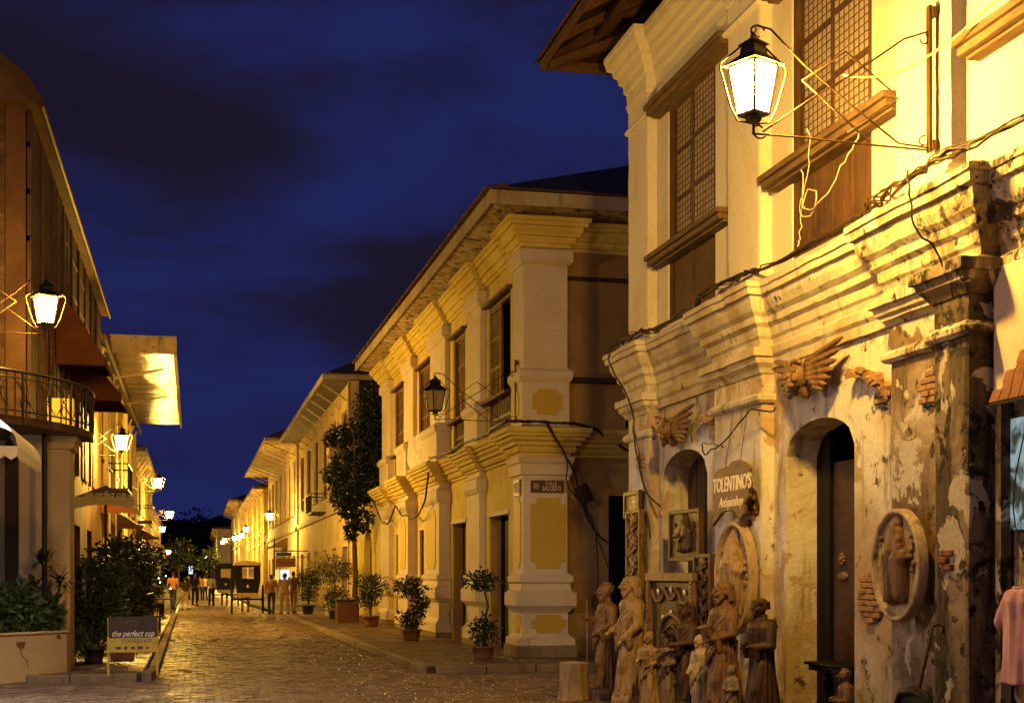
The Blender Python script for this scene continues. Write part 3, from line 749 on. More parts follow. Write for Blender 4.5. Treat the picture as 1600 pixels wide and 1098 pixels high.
# corner pier
PYX0, PYX1, PYY0, PYY1 = 6.20, 7.08, 26.30, 27.20
def yp(name, z0, z1, e=0.0, mt='yw_white', x0=PYX0, x1=PYX1, y0=PYY0, y1=PYY1, bev=.012):
    return obj(name, MB().box(x0-e, x1+e, y0-e, y1+e, z0, z1), M[mt], yh, bevel=bev)
ppath = [(PYX0+.3, PYY1), (PYX0, PYY1), (PYX0, PYY0), (PYX1, PYY0), (PYX1, PYY0+.4)]
yp('pier_shaft', 5.62, 8.1); yp('pier_shaft', .12, 4.6)
obj('pier_rock_base', MB().box(6.02, 7.25, 26.12, 27.3, .05, .34).jitter(.02), M['kerb'], yh, bevel=.03)
def ring(name, prof, path=ppath, mt='yw_white', seg=.5, amp=0.0):
    mb = MB(); molding(mb, path, prof, seg, amp); return obj(name, mb, M[mt], yh)
ring('pier_plinth', [(-.02, .33), (.12, .33), (.12, .46), (.06, .50), (.006, .56), (.006, .95), (.04, 1.0), (.10, 1.06), (.14, 1.10), (.14, 1.34), (.06, 1.40), (.04, 1.52), (.09, 1.56), (.09, 1.66), (.02, 1.72), (-.02, 1.72)])
ring('pier_necking', [(-.02, 3.52), (.02, 3.52), (.03, 3.60), (.07, 3.62), (.07, 3.82), (.10, 3.86), (.12, 3.97), (-.02, 4.0)])
ring('pier_capital', [(-.02, 7.66), (.03, 7.66), (.09, 7.72), (.09, 7.93), (.04, 7.97), (-.02, 7.97)])
ring('pier_pedestal_cap', [(-.02, 5.38), (.02, 5.38), (.07, 5.46), (.09, 5.50), (.09, 5.60), (.04, 5.66), (-.02, 5.66)])
yp('pier_pedestal', 4.45, 5.40, .03)
def notched(cx, cz, w, h, c, t=.03):
    """panel outline with stepped, hollowed corners (x, z)"""
    p = []
    for sx, sz in ((1, 1), (-1, 1), (-1, -1), (1, -1)):
        C_ = (cx+sx*w/2, cz+sz*h/2); seq = []
        for k in range(5):
            a = k/4*math.pi/2; seq.append((C_[0]-sx*c*math.cos(a), C_[1]-sz*c*math.sin(a)))
        st = (C_[0]-sx*(c+.03), C_[1]); en = (C_[0], C_[1]-sz*(c+.03))
        q = [en, (C_[0]-sx*.0, C_[1]-sz*(c+.03))] if False else [en]
        q += [(C_[0]-sx*.03, C_[1]-sz*(c+.03))] + [(C_[0]-sx*(.03+c*math.sin(k/4*math.pi/2)*1.0), C_[1]-sz*(.03+c*math.cos(k/4*math.pi/2))) for k in range(5)] + [(C_[0]-sx*(c+.03), C_[1]-sz*.03), st]
        if sx*sz < 0: q = q[::-1]
        p += q
    return p
def panel_y(cx, cz, w, h, c):
    obj('ochre_panel', MB().prism(notched(cx, cz, w, h, c), 'y', PYY0-.022, PYY0+.002), M['ochre'], yh, bevel=.006)
obj('ochre_panel', MB().prism(notched(6.68, 2.50, .70, 1.36, .10), 'y', PYY0-.020, PYY0+.002), M['ochre'], yh, bevel=.006)
obj('ochre_panel', MB().prism(notched(6.70, .75, .68, .36, .07), 'y', PYY0-.022, PYY0+.002), M['ochre'], yh, bevel=.006)
obj('ochre_panel', MB().prism(notched(6.66, 5.02, .58, .50, .07), 'y', PYY0-.052, PYY0-.028), M['ochre'], yh, bevel=.006)
obj('ochre_panel', MB().prism(notched(26.75, 2.5, .50, 1.36, .08), 'x', PYX0-.020, PYX0+.002), M['ochre'], yh, bevel=.006)
obj('ochre_panel', MB().prism(notched(26.75, .75, .50, .36, .06), 'x', PYX0-.022, PYX0+.002), M['ochre'], yh, bevel=.006)
obj('ochre_panel', MB().prism(notched(26.75, 5.02, .46, .50, .06), 'x', PYX0-.052, PYX0-.028), M['ochre'], yh, bevel=.006)
# street pilasters
YP = [(30.5, 31.95, 6.19), (34.85, 37.2, 6.04), (40.1, 42.0, 6.04), (44.95, 47.0, 6.16)]
for i, (a, b, x) in enumerate(YP):
    ua, ub = (30.19, 31.9) if i == 0 else ((34.5, 36.6) if i == 1 else (a-.2, b-.4))
    ua, ub = (a+.05, b-.05) if i else (30.45, 31.9)
    obj('upper_pilaster', MB().box(6.20, YW+.01, ua, ub, 4.6, 8.1), M['yw_white'], yh, bevel=.012)
    ring('pilaster_capital', [(-.02, 7.66), (.03, 7.66), (.09, 7.72), (.09, 7.93), (.04, 7.97), (-.02, 7.97)], [(YW, ub), (6.20, ub), (6.20, ua), (YW, ua)])
    px_ = 6.12 if i in (0, 3) else 5.98
    obj('pilaster_pedestal', MB().box(px_, YW+.01, ua-.02, ub+.02, 4.45, 5.30), M['yw_white'], yh, bevel=.012)
    ring('pedestal_cap', [(-.02, 5.26), (.02, 5.26), (.07, 5.34), (.07, 5.42), (.02, 5.50), (-.02, 5.52)], [(YW, ub+.02), (px_, ub+.02), (px_, ua-.02), (YW, ua-.02)])
    obj('lower_pilaster', MB().box(x, YW+.01, a, b, .12, 4.4), M['yw_white'], yh, bevel=.012)
    pp = [(YW, b), (x, b), (x, a), (YW, a)]
    ring('pilaster_plinth', [(-.02, .25), (.10, .25), (.10, .48), (.04, .54), (.006, .60), (.006, .98), (.06, 1.04), (.12, 1.10), (.12, 1.36), (.05, 1.42), (.03, 1.54), (.07, 1.58), (.07, 1.68), (-.02, 1.72)], pp)
    ring('pilaster_necking', [(-.02, 3.50), (.03, 3.50), (.08, 3.60), (.08, 3.80), (.03, 3.86), (-.02, 3.88)], pp)
    obj('pilaster_rock_base', MB().box(x-.1, YW, a-.08, b+.08, .06, .26).jitter(.015), M['kerb'], yh, bevel=.02)
    if i in (1, 2):
        obj('ochre_panel', MB().prism(notched((a+b)/2, 2.6, (b-a)*.6, 1.5, .10), 'x', x-.018, x+.002), M['ochre'], yh)
def ypath(xs):
    p = [(YW, 47.2)]
    for (a, b, x) in reversed(xs): p += [(YW, b), (x, b), (x, a), (YW, a)]
    p = [(YW+1, 47.0), (xs[-1][2], 47.0), (xs[-1][2], xs[-1][0]), (YW, xs[-1][0])]
    for (a, b, x) in reversed(xs[:-1]): p += [(YW, b), (x, b), (x, a), (YW, a)]
    p += [(YW, PYY1), (PYX0, PYY1), (PYX0, PYY0), (PYX1, PYY0), (PYX1, 26.60), (14.0, 26.60)]
    return p
ystr = [(-.05, 3.98), (.05, 3.98), (.05, 4.04), (.11, 4.045), (.14, 4.10), (.14, 4.16), (.21, 4.165), (.22, 4.23), (.28, 4.27), (.28, 4.33), (.34, 4.335), (.35, 4.40), (.39, 4.405), (.39, 4.50), (-.05, 4.54)]
o = ring('string_cornice', ystr, ypath(YP), 'yw_wall')
ycr = [(-.05, 7.98), (.05, 7.98), (.05, 8.05), (.10, 8.06), (.13, 8.11), (.13, 8.17), (.19, 8.175), (.20, 8.23), (.25, 8.28), (.25, 8.34), (.32, 8.345), (.34, 8.41), (.38, 8.415), (.38, 8.50), (-.05, 8.54)]
ring('crown_cornice', ycr, ypath([(30.45, 31.9, 6.20), (34.9, 37.15, 6.20), (40.15, 41.95, 6.20), (45.0, 46.95, 6.20)]), 'yw_wall')
# windows: louvred sliding shutters, rail and balustered panel below
def louvre_leaf(y0, y1, z0, z1, x, parent, step=.055):
    q = MB(); q.box(x, x+.04, y0, y0+.07, z0, z1).box(x, x+.04, y1-.07, y1, z0, z1)
    for i in range(4):
        zc = z0+(z1-z0-.07)*i/3; q.box(x+.002, x+.038, y0+.07, y1-.07, zc, zc+.07)
    obj('shutter', q, M['shutter'], parent)
    q = MB(); z = z0+.08
    while z < z1-.08: q.obox((x+.02, (y0+y1)/2, z), (.045, y1-y0-.14, .010), (0, .7, 0)); z += step
    q.box(x+.012, x+.022, (y0+y1)/2-.02, (y0+y1)/2+.02, z0, z1)
    obj('louvre_slats', q, M['shutter'], parent, kind='stuff')
for i, (a, b) in enumerate(W):
    w = obj('window', MB().box(6.36, 6.44, a, a+.06, 4.62, 7.5).box(6.36, 6.44, b-.06, b, 4.62, 7.5).box(6.362, 6.438, a+.06, b-.06, 7.42, 7.5), M['shutter'], yh)
    obj('dark_room', MB().box(6.70, 6.72, a-.2, b+.2, 4.5, 7.6), M['near_black'], w)
    cut = b-.9 if i == 0 else a+.1
    mid = (a+b)/2
    if i == 0: louvre_leaf(a+1.15, b-.06, 5.46, 7.42, 6.365, w)
    else: louvre_leaf(a+.06, mid+.03, 5.46, 7.42, 6.365, w); louvre_leaf(mid-.03, b-.06, 5.46, 7.42, 6.41, w)
    obj('window_sill', MB().box(6.16, 6.5, a-.12, b+.12, 5.38, 5.46), M['wood_y'], w, bevel=.01)
    obj('window_lintel', MB().box(6.20, 6.5, a-.15, b+.15, 7.5, 7.57), M['wood_y'], w, bevel=.01)
    q = MB(); q.box(6.38, 6.42, a+.06, b-.06, 4.62, 4.70).box(6.38, 6.42, a+.06, b-.06, 5.0, 5.05); k = 12
    for j in range(k+1): yy = a+.06+(b-a-.12)*j/k; q.box(6.382, 6.418, yy-.022, yy+.022, 4.70, 5.38)
    obj('baluster_panel', q, M['shutter'], w, kind='stuff')
for i, (a, b) in enumerate(D):
    obj('door', MB().box(6.60, 6.65, a-.05, b+.05, 0, 3.05), M['black_door'] if i == 0 else M['wood_dk'], yh)
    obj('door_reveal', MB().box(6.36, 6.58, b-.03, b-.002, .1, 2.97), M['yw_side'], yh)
    obj('door_lintel', MB().box(6.29, 6.45, a-.08, b+.06, 2.94, 3.03), M['yw_white'], yh, bevel=.008)
# roof: eaves with flaking soffit, fascia and scalloped sheet edge
EX, EY = 5.44, 25.66
mb = MB(); mb.add([(EX, EY, 8.66), (14, EY, 8.66), (14, 26.9, 8.545), (6.3, 26.9, 8.545), (6.3, 47.0, 8.545), (EX, 47.9, 8.66), (6.3, 47.9, 8.545)], [(0, 3, 2, 1), (0, 5, 6, 3)])
obj('soffit', mb, M['soffit'], yh)
obj('fascia', MB().box(EX-.03, EX, EY-.03, 47.9, 8.60, 8.86).box(EX, 14, EY-.03, EY, 8.60, 8.86), M['trim'], yh)
mb = MB()
def ridge_z(t): return 8.87+t
A0 = (EX-.10, EY-.10, 8.86); 
rz_ = 11.25
mb.add([(EX-.10, EY-.10, 8.87), (EX-.10, 48.0, 8.87), (10.3, 44.0, rz_), (10.3, 31.2, rz_), (16.5, EY-.10, 8.87), (16.5, 31.2, rz_)], [(0, 3, 2, 1), (0, 4, 5, 3)])
obj('roof', mb, M['roof'], yh)
q = MB(); n = 190
for i in range(n):
    x = EX-.1+i*.045
    if x > 14: break
    q.tube([(x, EY-.14, 8.875), (x, EY+.3, 8.95)], .020, 5)
for i in range(340):
    yy = EY-.1+i*.066
    if yy > 47.9: break
    q.tube([(EX-.14, yy, 8.875), (EX+.3, yy, 8.96)], .026, 5)
obj('corrugated_edge', q, M['roof_brown'], yh, kind='stuff')
# crinkled white tarp between pedestals
mb = MB(); nx, nz = 26, 18; vs = []
for i in range(nx+1):
    for j in range(nz+1):
        yy = 37.2+2.9*i/nx; zz = 4.55+1.0*j/nz; d = mnoise.noise(Vector((yy*3, zz*2, 1)))*.10+mnoise.noise(Vector((yy*8, zz*5, 4)))*.05
        vs.append((6.06+d, yy, zz))
fs = [(i*(nz+1)+j, (i+1)*(nz+1)+j, (i+1)*(nz+1)+j+1, i*(nz+1)+j+1) for i in range(nx) for j in range(nz)]
mb.add(vs, fs); top('plastic_tarp', mb, M['white_fab'], (6.06, 38.6, 4.55), 'crinkled white tarp hung across the balcony rail of the yellow house', 'tarp', world=True)

# low garden wall with arched gate, beyond the yellow house
gw = thing('garden_wall', (6.35, 52, 0), 'low yellow wall with arched gate between yellow house and next house', 'wall')
mb = MB(); wall(mb, 'x', 6.36, .35, 47.05, 58.4, 0, 4.2, [(50.9, 53.3, 0, 2.6, .75)]); obj('wall', mb, M['yw_wall'], gw)
obj('coping', MB().box(6.28, 6.8, 47.06, 58.4, 4.2, 4.32), M['yw_white'], gw)
obj('gate', MB().box(6.60, 6.65, 50.8, 53.4, 0, 3.5), M['wood_dk'], gw)

# ================================================================== far houses
def far_house(name, label, X, y0, y1, h, eave, fl, bays, wm, side=1, roofm='roof', soffit=True, slope=.5, deep=6, doors=True, side_mat=None, shut='shutter', pil=False, gut=False):
    """street house whose facade looks towards -X (side=1) or +X (side=-1, mirrored about its facade)"""
    t = thing(name, (X, (y0+y1)/2, 0), label, 'house')
    def put(nm, mb, mt, par=None, **k):
        if side < 0: mb.mirror(X)
        return obj(nm, mb, mt, par or t, **k)
    L = (y1-y0)/bays; wi = [(y0+L*(i+.5)-L*.27, y0+L*(i+.5)+L*.27) for i in range(bays)]
    ops = [(a, b, fl+.9, h-1.0) for a, b in wi]
    if doors: ops += [(a+L*.06, b-L*.06, .0, 2.9) for a, b in wi]
    put('wall', wall(MB(), 'x', X, .35, y0, y1, 0, h, ops), M[wm])
    put('side_wall', MB().box(X+.36, X+deep, y0+.02, y0+.3, 0, h), M[side_mat or wm])
    put('floor_band', MB().box(X-.12, X+.02, y0, y1, fl-.12, fl+.1), M['trim'])
    if pil:
        for i in range(bays+1):
            yy = min(max(y0+L*i, y0+.25), y1-.25); put('pilaster', MB().box(X-.16, X+.01, yy-.25, yy+.25, .1, h-.05), M[wm], bevel=.02)
    for a, b in wi:
        put('window', MB().box(X+.10, X+.18, a, a+.08, fl+.9, h-1).box(X+.10, X+.18, b-.08, b, fl+.9, h-1).box(X+.10, X+.18, a+.08, b-.08, fl+1.55, fl+1.62), M[shut])
        q = MB(); k = 10
        for j in range(k): zz = fl+1.7+(h-2.8-fl)*j/k; q.obox((X+.17, a+(b-a)*.27, zz), (.04, (b-a)*.45, .05), (0, .6, 0))
        put('shutter', q, M[shut])
        put('dark_room', MB().box(X+.30, X+.32, a, b, fl+.9, h-1), M['near_black'])
        put('window_sill', MB().box(X-.10, X+.1, a-.15, b+.15, fl+.82, fl+.9), M['wood_y'])
        if doors: put('door', MB().box(X+.2, X+.25, a+L*.06, b-L*.06, 0, 2.9), M['wood_dk'] if random.random() < .6 else M['wood'])
    if soffit: put('soffit', MB().add([(X-eave, y0-.4, h+.02), (X+.3, y0-.4, h+.02), (X+.3, y1+.3, h+.02), (X-eave, y1+.3, h+.02)], [(0, 1, 2, 3)]), M['soffit'])
    put('roof', MB().add([(X-eave-.05, y0-.5, h+.16), (X-eave-.05, y1+.4, h+.16), (X+deep/2, y1-2, h+.16+slope*(deep/2+eave)), (X+deep/2, y0+2, h+.16+slope*(deep/2+eave)), (X+deep, y0-.5, h+.16)],
                         [(0, 3, 2, 1), (0, 4, 3)]), M[roofm])
    put('fascia', MB().box(X-eave-.05, X-eave, y0-.45, y1+.35, h-.02, h+.2).box(X-eave, X+deep, y0-.47, y0-.43, h-.02, h+.2), M['trim' if gut else 'roof_brown'])
    for i in range(int((y1-y0)/3.0)):
        yy = y0+1+3.0*i; put('eave_strut', MB().beam((X, yy, h-.75), (X-eave+.1, yy, h-.05), .06, .06), M['trim'])
    return t
h3 = far_house('plaster_townhouse', 'tall ochre plaster house with deep dark eaves behind the potted trees', 6.42, 58.5, 87.2, 9.75, 1.15, 4.6, 6, 'far_wall', side_mat='near_black', gut=True, soffit=False)  # outer side wall is near-black, unlike the ochre front
obj('corner_downpipe', MB().tube([(6.36, 58.55, 0), (6.36, 58.55, 9.7)], .07, 8), M['trim'], h3)
obj('dark_eave_lining', MB().box(5.30, 6.42, 58.2, 87.4, 9.76, 9.80), M['roof'], h3)
h4 = far_house('plaster_townhouse', 'cream house with wide pale boarded eaves beyond the tall ochre house', 6.30, 87.8, 121, 9.9, 1.9, 4.5, 7, 'far_cream', roofm='roof_brown', gut=True)
h5 = far_house('plaster_townhouse', 'far yellow house with row of white pilasters and brown hipped roof', 6.1, 122, 165, 9.0, 1.0, 4.4, 9, 'far_wall', pil=True, roofm='roof_brown', slope=.42)
h6 = far_house('plaster_townhouse', 'far cream house with dark pyramid roof near the end of street', 5.4, 166, 205, 10.2, 1.2, 5.0, 6, 'far_cream', roofm='roof', slope=.35)
h7 = far_house('plaster_townhouse', 'low white house with row of windows at the end of street', 3.6, 207, 260, 8.2, .7, 4.2, 9, 'far_cream', roofm='roof_brown', slope=.2)
# left side
l2 = far_house('plaster_townhouse', 'house with broad pale ceiling-like eaves over the left pavement', -3.0, 46, 76, 9.0, .35, 4.7, 6, 'far_wall', side=-1, roofm='roof', soffit=False, pil=True)
def big_eave():
    x0, x1, ya, yb = -2.9, -.62, 49.0, 73.0
    q = MB(); n = 46
    for i in range(n):                                   # boards across the soffit
        a = ya+(yb-ya)*i/n; b = ya+(yb-ya)*(i+1)/n
        q.box(x0, x1, a+.01, b-.01, 9.25+random.uniform(-.01, .01), 9.30)
    obj('eave_boards', q, M['glossy_boards'], l2, kind='stuff')
    obj('eave_roof', MB().box(-4.2, -.5, 48.9, 73.3, 9.34, 9.42), M['roof_brown'], l2)
    obj('eave_end_board', MB().box(-3.4, -.5, 48.84, 48.9, 9.12, 9.72), M['kerb'], l2)
    obj('eave_edge_board', MB().box(-.56, -.5, 48.9, 73.3, 9.10, 9.42), M['roof_brown'], l2)
    for yy in (53, 61): obj('eave_bracket', MB().beam((-3.0, yy, 8.75), (-1.0, yy, 9.2), .06, .08), M['trim'], l2)
m, nt, b = new_mat('varnished_soffit_boards')
v = mapped(nt, (1, 6, 1)); n = noise_node(nt, v, 2, 6, .6); r = ramp(nt, .3, .7, (.07, .045, .018, 1), (.15, .10, .045, 1)); nt.links.new(n.outputs[0], r.inputs[0])
nt.links.new(r.outputs[0], b.inputs['Base Color']); b.inputs['Metallic'].default_value = .5; b.inputs['Roughness'].default_value = .13; nn_ = noise_node(nt, mapped(nt, (1.5, 9, 1)), 2.2, 5, .6); bump(nt, b, nn_.outputs[0], .55, .05); M['glossy_boards'] = m
big_eave()
l3 = far_house('plaster_townhouse', 'yellow house beyond the broad eaves on left side of street', -3.0, 77, 112, 8.2, .6, 4.4, 6, 'far_wall', side=-1, roofm='roof')
l4 = far_house('plaster_townhouse', 'dark cream house farthest down the left side of street', -4.0, 113, 190, 7.4, .6, 4.2, 10, 'far_cream', side=-1, roofm='roof')

# near left house
lh = thing('dark_left_house', (-2.75, 34, 0), 'dim brown house with orange awnings and iron balcony at left', 'house')
LXF = -2.75
def lput(nm, mb, mt, **k):
    mb.mirror(LXF); return obj(nm, mb, mt, lh, **k)
LW = [(27.2, 28.9), (31.0, 32.8), (35.2, 37.0), (39.4, 41.2)]
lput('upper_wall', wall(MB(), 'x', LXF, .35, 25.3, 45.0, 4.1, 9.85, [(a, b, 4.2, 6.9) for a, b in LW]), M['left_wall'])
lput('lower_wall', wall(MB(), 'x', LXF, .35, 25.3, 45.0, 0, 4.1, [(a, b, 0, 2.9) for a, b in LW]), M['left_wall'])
lput('side_wall', wall(MB(), 'y', 25.3, .3, LXF+.36, LXF+6, 4.1, 9.85, [(LXF+.9, LXF+2.0, 4.6, 6.7)]), M['left_wall']); lput('lower_side_wall', MB().box(LXF+.36, LXF+6, 25.3, 25.6, 0, 4.1), M['left_low'])
for a, b in LW:
    lput('dark_room', MB().box(LXF+.3, LXF+.32, a, b, 4.2, 6.9), M['near_black'])
    lput('window_frame', MB().box(LXF+.08, LXF+.14, a, a+.08, 4.2, 6.9).box(LXF+.08, LXF+.14, b-.08, b, 4.2, 6.9).box(LXF+.08, LXF+.14, a+.08, b-.08, 5.5, 5.58).box(LXF+.08, LXF+.14, (a+b)/2-.04, (a+b)/2+.04, 4.2, 6.9), M['wood'])
    lput('door', MB().box(LXF+.25, LXF+.28, a, b, 0, 2.9), M['wood_dk'])
for i in range(22):                                          # weathered boards on the end wall
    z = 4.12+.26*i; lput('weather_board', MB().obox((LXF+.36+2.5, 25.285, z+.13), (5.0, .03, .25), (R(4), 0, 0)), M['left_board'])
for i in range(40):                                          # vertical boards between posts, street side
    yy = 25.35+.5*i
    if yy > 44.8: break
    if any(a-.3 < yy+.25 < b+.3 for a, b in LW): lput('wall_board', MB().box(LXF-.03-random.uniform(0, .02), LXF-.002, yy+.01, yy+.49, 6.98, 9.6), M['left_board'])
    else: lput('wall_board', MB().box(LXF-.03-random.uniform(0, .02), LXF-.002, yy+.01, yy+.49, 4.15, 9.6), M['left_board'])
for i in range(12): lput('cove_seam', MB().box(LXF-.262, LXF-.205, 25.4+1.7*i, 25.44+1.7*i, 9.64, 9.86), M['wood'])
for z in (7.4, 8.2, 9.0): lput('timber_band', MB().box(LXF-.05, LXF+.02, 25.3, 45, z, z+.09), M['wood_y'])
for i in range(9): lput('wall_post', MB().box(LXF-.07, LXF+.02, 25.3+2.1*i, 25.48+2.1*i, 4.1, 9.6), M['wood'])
# eave with rounded verge
q = MB(); pr = [(-1.2, .85), (-.7, .78), (-.3, .62), (.02, .36), (.20, .08), (.26, .02), (.26, -.10), (.20, -.12), (.05, -.10), (0, -.10), (-1.2, -.05)]
vs = []; ys = [25.0, 30, 35, 40, 45.2]
q.prism([(LXF-a, 9.78+b) for a, b in pr], 'y', 25.0, 45.2); lput('eave_cove', q, M['left_wall'])
lput('gutter', MB().tube([(LXF-.27, 25.0, 9.64), (LXF-.27, 45.2, 9.64)], .05, 8), M['iron_br'])
lput('roof', MB().add([(LXF+.9, 24.9, 10.60), (LXF+.9, 45.2, 10.60), (LXF+5, 45.2, 11.4), (LXF+5, 24.9, 11.4)], [(0, 1, 2, 3)]), M['roof'])
obj('corner_pier', MB().box(-2.78, -1.97, 24.35, 25.28, 0, 4.05), M['left_low'], lh, bevel=.02)
mb = MB(); molding(mb, [(-2.78, 25.28), (-2.78, 24.35), (-1.97, 24.35), (-1.97, 25.28)], [(-.02, 3.75), (.05, 3.78), (.08, 3.88), (.12, 3.92), (.12, 4.0), (-.02, 4.02)], 1); obj('pier_capital', mb, M['left_low'], lh)
# balcony: curved slab, rails and scrolled iron
bc = [(-4.6, 21.3), (-3.6, 21.65), (-2.95, 22.1), (-2.45, 22.65), (-2.05, 23.3), (-1.78, 24.0), (-1.66, 24.6), (-1.66, 25.4)]
poly = bc + [(-2.75, 25.4), (-2.76, 25.28), (-4.6, 25.28)]
bal = obj('balcony_slab', MB().prism(poly, 'z', 3.98, 4.10), M['iron_br'], lh)
def smooth_path(pts, z, n=6):
    out = []
    for i in range(len(pts)-1):
        for k in range(n):
            t = k/n; p0 = pts[max(i-1, 0)]; p1 = pts[i]; p2 = pts[i+1]; p3 = pts[min(i+2, len(pts)-1)]
            f = lambda a, b, c, d: .5*((2*b)+(-a+c)*t+(2*a-5*b+4*c-d)*t*t+(-a+3*b-3*c+d)*t**3)
            out.append((f(p0[0], p1[0], p2[0], p3[0]), f(p0[1], p1[1], p2[1], p3[1]), z))
    out.append((pts[-1][0], pts[-1][1], z)); return out
for z, r in ((4.78, .028), (4.68, .012), (4.18, .014)): obj('balcony_rail', MB().tube(smooth_path(bc, z), r, 6), M['iron'], bal)
pth = smooth_path(bc, 0, 10)
def at_len(s):
    acc = 0
    for a, b in zip(pth, pth[1:]):
        L = math.dist(a, b)
        if acc+L >= s: t = (s-acc)/L; return (a[0]+(b[0]-a[0])*t, a[1]+(b[1]-a[1])*t)
        acc += L
    return pth[-1][:2]
TL = sum(math.dist(a, b) for a, b in zip(pth, pth[1:])); s = .02; k = 0
while s < TL:
    x, y = at_len(s); obj('baluster', MB().tube([(x, y, 4.10), (x, y, 4.78)], .013 if k % 3 else .026, 6), M['iron'], bal); s += .16 if k % 3 else .30; k += 1
s = .3; q = MB()
while s < TL-.5:                                              # S and C scrolls between the balusters
    for (c, z, rr, t0, t1) in ((.0, 4.45, .20, -1.2, 1.2), (.45, 4.45, .20, 2.0, 4.3), (.22, 4.28, .08, 0, 5.2), (.22, 4.60, .06, 0, 5.2)):
        pts = []
        for i in range(13):
            t = t0+(t1-t0)*i/12; x, y = at_len(s+c+rr*math.cos(t)*.9); pts.append((x, y, z+rr*math.sin(t)))
        q.tube(pts, .008, 5)
    p0 = at_len(s); p1 = at_len(s+.45); q.tube([(p0[0], p0[1], 4.2), (p1[0], p1[1], 4.68)], .007, 5); q.tube([(p0[0], p0[1], 4.68), (p1[0], p1[1], 4.2)], .007, 5)
    s += .5
obj('iron_scrollwork', q, M['iron'], bal, kind='stuff')
u = -.3318; rt = (.2214+u*.9752)/(.9752-u*.2214)
obj('balcony_post', MB().tube([(rt*23.9, 23.9, .74), (rt*23.9, 23.9, 3.98)], .042, 10), M['iron'], lh)
obj('lit_curtain', MB().box(-2.40, -1.98, 25.1, 25.14, 4.15, 4.7), M['curtain'], lh)
# pleated orange awnings
def awning(name, y0, y1, zt, zb, out, label, mt='orange', xw=LXF, cat='awning', mat2=None):
    t = thing(name, (xw, (y0+y1)/2, zb), label, cat)
    n = 22; vs = []; q = MB(); prof = [(0, zt), (out*.45, zt-(zt-zb)*.35), (out*.8, zt-(zt-zb)*.72), (out, zb+.16)]
    for i in range(n+1):
        yy = y0+(y1-y0)*i/n
        for (o, z) in prof: vs.append((xw+o+.008*math.sin(i*2.2), yy, z+.01*math.sin(i*1.7)))
    q.add(vs, [(i*4+j, (i+1)*4+j, (i+1)*4+j+1, i*4+j+1) for i in range(n) for j in range(3)]); obj('awning_cloth', q, M[mt], t, smooth=True)
    q = MB()
    for yy in (y0, y1): obj('awning_side', MB().add([(xw, yy, zt), (xw+out*.45, yy, zt-(zt-zb)*.35), (xw+out*.8, yy, zt-(zt-zb)*.72), (xw+out, yy, zb+.16), (xw, yy, zb+.16)], [(0, 1, 2, 3, 4)]), M[mt], t)
    q = MB(); m_ = 14
    for (pa, pb) in (((xw, y0-.002), (xw+out, y0-.002)), ((xw+out+.01, y0), (xw+out+.01, y1))):   # scalloped valance
        for i in range(m_):
            a = (pa[0]+(pb[0]-pa[0])*i/m_, pa[1]+(pb[1]-pa[1])*i/m_); b = (pa[0]+(pb[0]-pa[0])*(i+1)/m_, pa[1]+(pb[1]-pa[1])*(i+1)/m_); c = ((a[0]+b[0])/2, (a[1]+b[1])/2)
            q.add([(a[0], a[1], zb+.17), (b[0], b[1], zb+.17), (b[0], b[1], zb+.03), (c[0], c[1], zb-.02), (a[0], a[1], zb+.03)], [(0, 1, 2, 3, 4)])
    obj('scalloped_valance', q, M[mat2 or mt], t)
    return t
awning('window_awning', 30.2, 33.0, 7.6, 6.0, 1.0, 'rust orange awning above the balcony, nearer of the two on left house')
awning('window_awning', 34.2, 38.0, 7.2, 5.75, 1.15, 'rust orange awning farther along the left house, above the lamp', )
